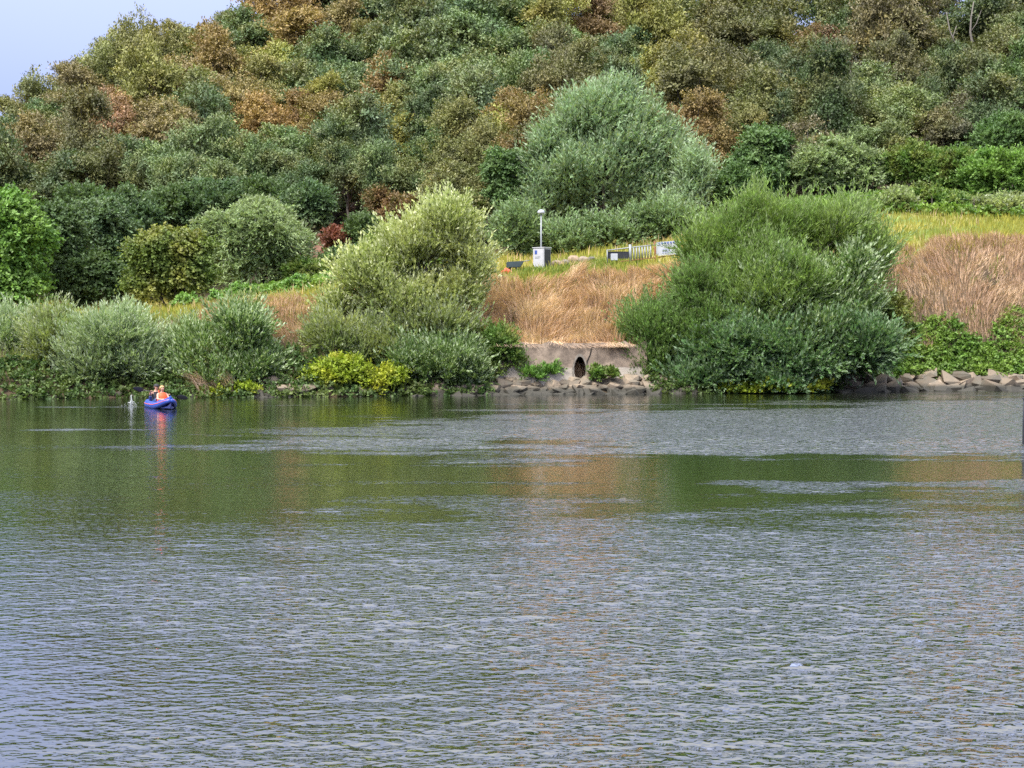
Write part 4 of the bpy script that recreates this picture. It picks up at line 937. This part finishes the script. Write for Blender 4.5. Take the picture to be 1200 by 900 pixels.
for i in range(13):
    x = bw * i / 12; yy = .03 * math.sin(i * 1.1); rise = .10 * i / 12
    cur = [bm.verts.new((x, yy + dy, z + rise)) for (dy, z) in ((0, 0), (0, bh), (.015, bh), (.015, 0))]
    if prev:
        for j in range(4): bm.faces.new((prev[j], cur[j], cur[(j + 1) % 4], prev[(j + 1) % 4]))
    else: bm.faces.new(cur)
    prev = cur
bm.faces.new(prev); bmesh.ops.recalc_face_normals(bm, faces=bm.faces)
me = bpy.data.meshes.new('sheet'); bm.to_mesh(me); bm.free(); link('sheet', me, be, m_white)
bl = []
for i in range(7): x = .12 + i * bw / 7.6; bl.append((x, x + .09, -.045, -.04, bh - .13 + .10 * x / bw, bh - .03 + .10 * x / bw))
boxes('printed_mark', bl, be, m_blue_l, 0)['kind'] = 'stuff'
bl = [(.35 + j * .14, .44 + j * .14, -.045, -.04, .16 + .1 * i, .20 + .1 * i) for i in range(3) for j in range(5 - i)]
boxes('printed_text', bl, be, plain('grey_blue_print', (.25, .30, .48), .5, bump=0), 0)['kind'] = 'stuff'
tag(be, 'white banner with blue marks on the fence beside the broad willow', 'banner')

# wire fence along the top of the right grassland
wfe = empty('wire_fence', (24, 101, gz(24, 101)))
for i, x in enumerate(np.arange(24, 42, 3.0)):
    z = gz(x, 101) - wfe.location.z
    link('post', tubes_mesh('post', [[((x - 24, 0, z - .3), .05), ((x - 24, 0, z + 1.25), .045)]], 6), wfe, BARK)
for hz in (.5, .85, 1.15):
    link('wire', tubes_mesh('wire', [[((x - 24, 0, gz(x, 101) - wfe.location.z + hz), .015) for x in np.arange(24, 40, 1.5)]], 4), wfe, m_black)
tag(wfe, 'thin dark wire fence along the top of the right grassland', 'fence')

# mooring post at the right edge of the frame
mp = at(1200.6, 521, 38.0); e = empty('mooring_post', (mp.x, 38, 0))
link('pole', tubes_mesh('pole', [[((0, 0, -1.5), .06), ((0, 0, .6), .058), ((.01, 0, 1.22), .055)]], 12), e, m_black)
boxes('cap', [(-.07, .07, -.07, .07, 1.22, 1.25)], e, m_black, .01)
tag(e, 'dark thin post standing in the water at the right edge', 'post')

# ------------------------------------------------------------------ inflatable kayak with two people
m_hull = plain('kayak_blue', (0.022, 0.062, 0.34), .38, var=.08, bump=0); m_navy = plain('kayak_navy', (0.012, 0.022, 0.12), .5, bump=0)
m_trim = plain('orange_trim', (0.65, 0.12, 0.05), .5, bump=0); m_blade = plain('paddle_black', (0.012, 0.012, 0.014), .3, bump=0)
m_skin = plain('skin', (0.52, 0.30, 0.21), .55, var=.06, bump=0); m_hair = plain('dark_hair', (0.025, 0.018, 0.014), .6, bump=0); m_blond = plain('sandy_hair', (0.42, 0.26, 0.11), .6, bump=0)
m_vest = plain('vest_orange', (0.85, 0.09, 0.02), .6, var=.06, bump=0); m_top = plain('black_top', (0.02, 0.022, 0.03), .8, bump=0); m_shorts = plain('blue_shorts', (0.02, 0.09, 0.28), .8, bump=0)
m_cap = plain('black_cap', (0.015, 0.015, 0.018), .7, bump=0)
KP = at(188, 477.5, 56.5); HD = R_(-62)      # heading: towards the viewer and to the right
ke = empty('kayak', (KP.x + .02, 56.5, -0.03), HD)
def smooth_tube(path, seg=12): return tubes_mesh('t', path, seg)
def hull_side(sg):
    pts = []
    for i in range(19):
        f = i / 18; x = -1.5 + 3.1 * f; y = .36 * math.sin(min(1, max(0, .06 + f * .94)) * math.pi) ** .55 * sg
        z = .13 + .26 * max(0, (f - .62) / .38) ** 1.7 + .08 * max(0, (.12 - f) / .12); rr_ = .155 * (1 - .45 * max(0, (f - .7) / .3)) * (1 - .3 * max(0, (.1 - f) / .1))
        pts.append(((x, y, z), rr_))
    return pts
for sg in (-1, 1):
    link('side_tube', tubes_mesh('side_tube', [hull_side(sg)], 14), ke, m_hull)
    link('piping', tubes_mesh('piping', [[((p_[0], p_[1] + sg * r_ * .93, p_[2] + r_ * .35), .014) for p_, r_ in hull_side(sg)[2:]]], 6), ke, m_trim)
bm = bmesh.new(); pr = None
for (p_, r_), (p2, r2) in zip(hull_side(-1), hull_side(1)):
    cur = [bm.verts.new((p_[0], p_[1], .05)), bm.verts.new((p_[0], 0, .02 + max(0, p_[2] - .16))), bm.verts.new((p2[0], p2[1], .05))]
    if pr:
        for j in (0, 1): bm.faces.new((pr[j], pr[j + 1], cur[j + 1], cur[j]))
    pr = cur
me = bpy.data.meshes.new('floor_mat'); bm.to_mesh(me); bm.free(); o = link('floor_mat', me, ke, m_navy); md = o.modifiers.new('thick', 'SOLIDIFY'); md.thickness = .05
bm = bmesh.new(); pr = None        # bow spray deck
for i in range(12, 19):
    (p_, r_), (p2, r2) = hull_side(-1)[i], hull_side(1)[i]
    cur = [bm.verts.new((p_[0], p_[1] * 1.0, p_[2] + r_ * .9)), bm.verts.new((p_[0], p_[1] * .5, p_[2] + r_ + .05)), bm.verts.new((p_[0], 0, p_[2] + r_ + .08)), bm.verts.new((p_[0], p2[1] * .5, p_[2] + r_ + .05)), bm.verts.new((p_[0], p2[1], p_[2] + r_ * .9))]
    if pr:
        for j in range(4): bm.faces.new((pr[j], pr[j + 1], cur[j + 1], cur[j]))
    pr = cur
me = bpy.data.meshes.new('spray_deck'); bm.to_mesh(me); bm.free(); o = link('spray_deck', me, ke, m_hull); md = o.modifiers.new('thick', 'SOLIDIFY'); md.thickness = .02
boxes('seat_back', [(-1.02, -.94, -.24, .24, .12, .46)], ke, m_navy, .02); boxes('seat_cushion', [(-.95, -.5, -.24, .24, .10, .20)], ke, m_navy, .02)
boxes('seat_back', [(.02, .08, -.22, .22, .12, .40)], ke, m_navy, .02)
tag(ke, 'blue inflatable two-seat kayak with orange trim near the left bank', 'kayak')

def person(loc, rz, s, arms, cloth):
    """seated figure, +x forward; arms: wrist points for right (-y) and left (+y)"""
    e = empty('person', loc, rz); e.scale = (s, s, s)
    V = [(0, 0, .10), (-.02, 0, .30), (-.03, 0, .48), (-.02, 0, .57), (0.0, 0, .64), (.02, 0, .71), (.02, 0, .80), (.10, 0, .70)]
    Rr = [(.15, .13), (.14, .12), (.16, .12), (.075, .07), (.06, .06), (.085, .095), (.08, .09), (.022, .02)]
    E = [(0, 1), (1, 2), (2, 3), (3, 4), (4, 5), (5, 6), (5, 7)]
    def add(pts, root, rad):
        last = root
        for p_, r_ in zip(pts, rad): V.append(tuple(p_)); Rr.append((r_, r_)); E.append((last, len(V) - 1)); last = len(V) - 1
        return last
    hands = []
    for sg, wr in ((-1, arms[0]), (1, arms[1])):
        sh = Vector((-.02, .19 * sg, .50)); wv_ = Vector(wr); el = sh.lerp(wv_, .5) + Vector((-.02, .06 * sg, -.10))
        hb_ = add([sh, el, wv_], 2, (.058, .042, .030)); d = (wv_ - el).normalized(); pm = wv_ + d * .05
        palm = add([pm], hb_, (.033,)); side = Vector((0, 0, 1)).cross(d).normalized()
        for k in range(4):
            f0 = pm + side * (k - 1.5) * .020 + d * .03; add([f0, f0 + d * (.035 - .004 * abs(k - 1.5)) + Vector((0, 0, -.012)), f0 + d * .02 + Vector((0, 0, -.045))], palm, (.010, .009, .008))
        add([pm - side * .035 * sg + Vector((0, 0, -.005)), pm - side * .045 * sg + d * .03 + Vector((0, 0, -.03))], palm, (.011, .009))
        hands.append(pm)
        hp = add([(.06, .10 * sg, .10), (.44, .15 * sg, .30), (.78, .12 * sg, .08), (.90, .12 * sg, .10)], 0, (.095, .062, .045, .04))
    me = bpy.data.meshes.new('body'); me.from_pydata(V, E, []); ob = link('body', me, e, m_skin)
    md = ob.modifiers.new('skin', 'SKIN'); sv = me.skin_vertices[0].data
    for i, r_ in enumerate(Rr): sv[i].radius = r_
    sv[0].use_root = True
    ob.modifiers.new('sub', 'SUBSURF').levels = 1; ob.modifiers['sub'].render_levels = 2
    def ell(name, c_, r_, mat, cut=None, sub=3):
        bm = bmesh.new(); bmesh.ops.create_icosphere(bm, subdivisions=sub, radius=1)
        for v in bm.verts: v.co = Vector((v.co.x * r_[0], v.co.y * r_[1], v.co.z * r_[2])) + Vector(c_)
        if cut: bmesh.ops.delete(bm, geom=[f for f in bm.faces if cut(f.calc_center_median())], context='FACES')
        for f in bm.faces: f.smooth = True
        m2 = bpy.data.meshes.new(name); bm.to_mesh(m2); bm.free(); return link(name, m2, e, mat)
    def torso(name, prof, mat):       # elliptical lofted garment
        bm = bmesh.new(); pr = None
        for (z, rx, ry, xo) in prof:
            cur = [bm.verts.new((xo + rx * math.cos(a * math.pi / 8), ry * math.sin(a * math.pi / 8), z)) for a in range(16)]
            if pr:
                for k in range(16): bm.faces.new((pr[k], pr[(k + 1) % 16], cur[(k + 1) % 16], cur[k])).smooth = True
            pr = cur
        m2 = bpy.data.meshes.new(name); bm.to_mesh(m2); bm.free(); return link(name, m2, e, mat)
    for sg in (-1, 1): ell('eye', (.108, .034 * sg, .745), (.012, .016, .009), m_hair, sub=1)
    ell('mouth', (.108, 0, .675), (.008, .026, .006), m_trim, sub=1)
    for sg in (-1, 1): ell('ear', (.02, .092 * sg, .735), (.022, .012, .032), m_skin, sub=1)
    if cloth == 'adult':
        torso('tank_top', [(.10, .165, .185, 0), (.28, .155, .17, -.02), (.45, .15, .20, -.03), (.535, .11, .15, -.03)], m_top)
        torso('shorts', [(.0, .20, .21, .03), (.10, .19, .20, .01), (.16, .17, .19, 0)], m_shorts)
        for sg in (-1, 1): link('shorts_leg', tubes_mesh('shorts_leg', [[((.04, .10 * sg, .10), .115), ((.30, .135 * sg, .225), .09)]], 10), e, m_shorts)
        ell('cap', (.0, 0, .775), (.12, .112, .085), m_cap, lambda c: c.z < .765); boxes('cap_brim', [(.08, .20, -.07, .07, .77, .782)], e, m_cap, .004)
        ell('hair', (-.03, 0, .72), (.085, .10, .10), m_hair, lambda c: c.x > .02)
    else:
        torso('life_vest', [(.10, .20, .205, 0), (.2, .215, .215, 0), (.40, .205, .22, -.01), (.53, .15, .17, -.02), (.57, .10, .12, -.02)], m_vest)
        boxes('vest_collar', [(-.17, -.10, -.11, .11, .50, .68)], e, m_vest, .02)
        boxes('buckle_strap', [(.205, .222, -.19, .19, .26, .29)], e, m_top, .003)
        torso('shorts', [(.0, .19, .20, .03), (.10, .18, .19, .01)], m_top)
        ell('hair', (-.01, 0, .755), (.115, .112, .115), m_blond, lambda c: c.x > .055 and c.z < .80)
        ell('hair_back', (-.06, 0, .67), (.075, .10, .15), m_hair)
    return e, hands
import mathutils
def kw(x, y, z): return tuple(mathutils.Matrix.Rotation(HD, 3, 'Z') @ Vector((x, y, z)) + ke.location)
# the paddle: held level, across the boat in the picture plane
pc = Vector(kw(-.42, 0, .56)); dirp = Vector((1, .12, -.10)).normalized()
adult, hnd = person(kw(-.72, 0, .10), HD + R_(12), 1.0, ((.34, -.40, .56), (.34, .34, .42)), 'adult')
tag(adult, 'person in black cap and dark tank top holding the kayak paddle', 'person')
child, _ = person(kw(.22, 0, .10), HD + R_(10), .95, ((.36, -.22, .30), (.36, .22, .30)), 'child')
tag(child, 'smaller person in orange life vest sitting in front in the kayak', 'person')
mw = Matrix.Translation(adult.location) @ Euler((0, 0, HD + R_(12))).to_matrix().to_4x4()
h0, h1 = mw @ hnd[0], mw @ hnd[1]
dirp = (h1 - h0).normalized(); pc = (h0 + h1) / 2 + dirp * .04 - Vector((0, 0, .015))
pe = empty('paddle', pc)
link('shaft', tubes_mesh('shaft', [[(-dirp * .78, .016), (dirp * .78, .016)]], 8), pe, m_blade)
for sg in (-1, 1):
    bm = bmesh.new(); bmesh.ops.create_icosphere(bm, subdivisions=3, radius=1); side = dirp.cross(Vector((0, 1, 0))).normalized(); nrm = dirp.cross(side)
    for v in bm.verts:
        c_ = v.co.copy(); v.co = dirp * sg * (.98 + .24 * c_.x) + side * (.095 * c_.y * (1 - .15 * c_.x)) + nrm * .015 * c_.z
    me = bpy.data.meshes.new('blade'); bm.to_mesh(me); bm.free(); link('blade', me, pe, m_blade)
tag(pe, 'black double-bladed paddle held across the kayak', 'paddle')

# splash beside the kayak
m_foam = plain('foam', (0.42, 0.45, 0.45), .3, bump=0)
sp0 = at(154, 475, 58); e = empty('water_splash', (sp0.x, 58, 0)); rr_ = random.Random(5)
paths = [[((0, 0, 0), .05), ((-.02, 0, .14), .035), ((.01, 0, .26), .03), ((-.01, 0, .38), .022), ((0, 0, .44), .012)], [((0, 0, .05), .03), ((.08, 0, .16), .016), ((.12, 0, .12), .01)], [((0, 0, .04), .03), ((-.10, 0, .13), .016), ((-.16, 0, .10), .01)]]
link('water_column', tubes_mesh('water_column', paths, 8), e, m_foam)
V = []; Fc = []
for i in range(70):
    a_ = rr_.uniform(0, 6.28); d_ = abs(rr_.gauss(0, .16)); c_ = Vector((math.cos(a_) * d_, math.sin(a_) * d_, max(.01, rr_.uniform(-.02, .30) * (1 - d_ * 2)))); s = rr_.uniform(.008, .02); n0 = len(V)
    V += [c_ + Vector(u_) * s for u_ in ((1, 0, 0), (-1, 0, 0), (0, 1, 0), (0, -1, 0), (0, 0, 1), (0, 0, -1))]
    Fc += [(n0 + a, n0 + b, n0 + c) for a, b, c in ((0, 2, 4), (2, 1, 4), (1, 3, 4), (3, 0, 4), (2, 0, 5), (1, 2, 5), (3, 1, 5), (0, 3, 5))]
me = bpy.data.meshes.new('droplets'); me.from_pydata([tuple(v) for v in V], [], Fc); link('droplets', me, e, m_foam)['kind'] = 'stuff'
tag(e, 'thin white water splash left of the kayak', 'splash')
print('objects', len(SC.objects), 'tris', sum(len(m_.polygons) for m_ in bpy.data.meshes) * 2)
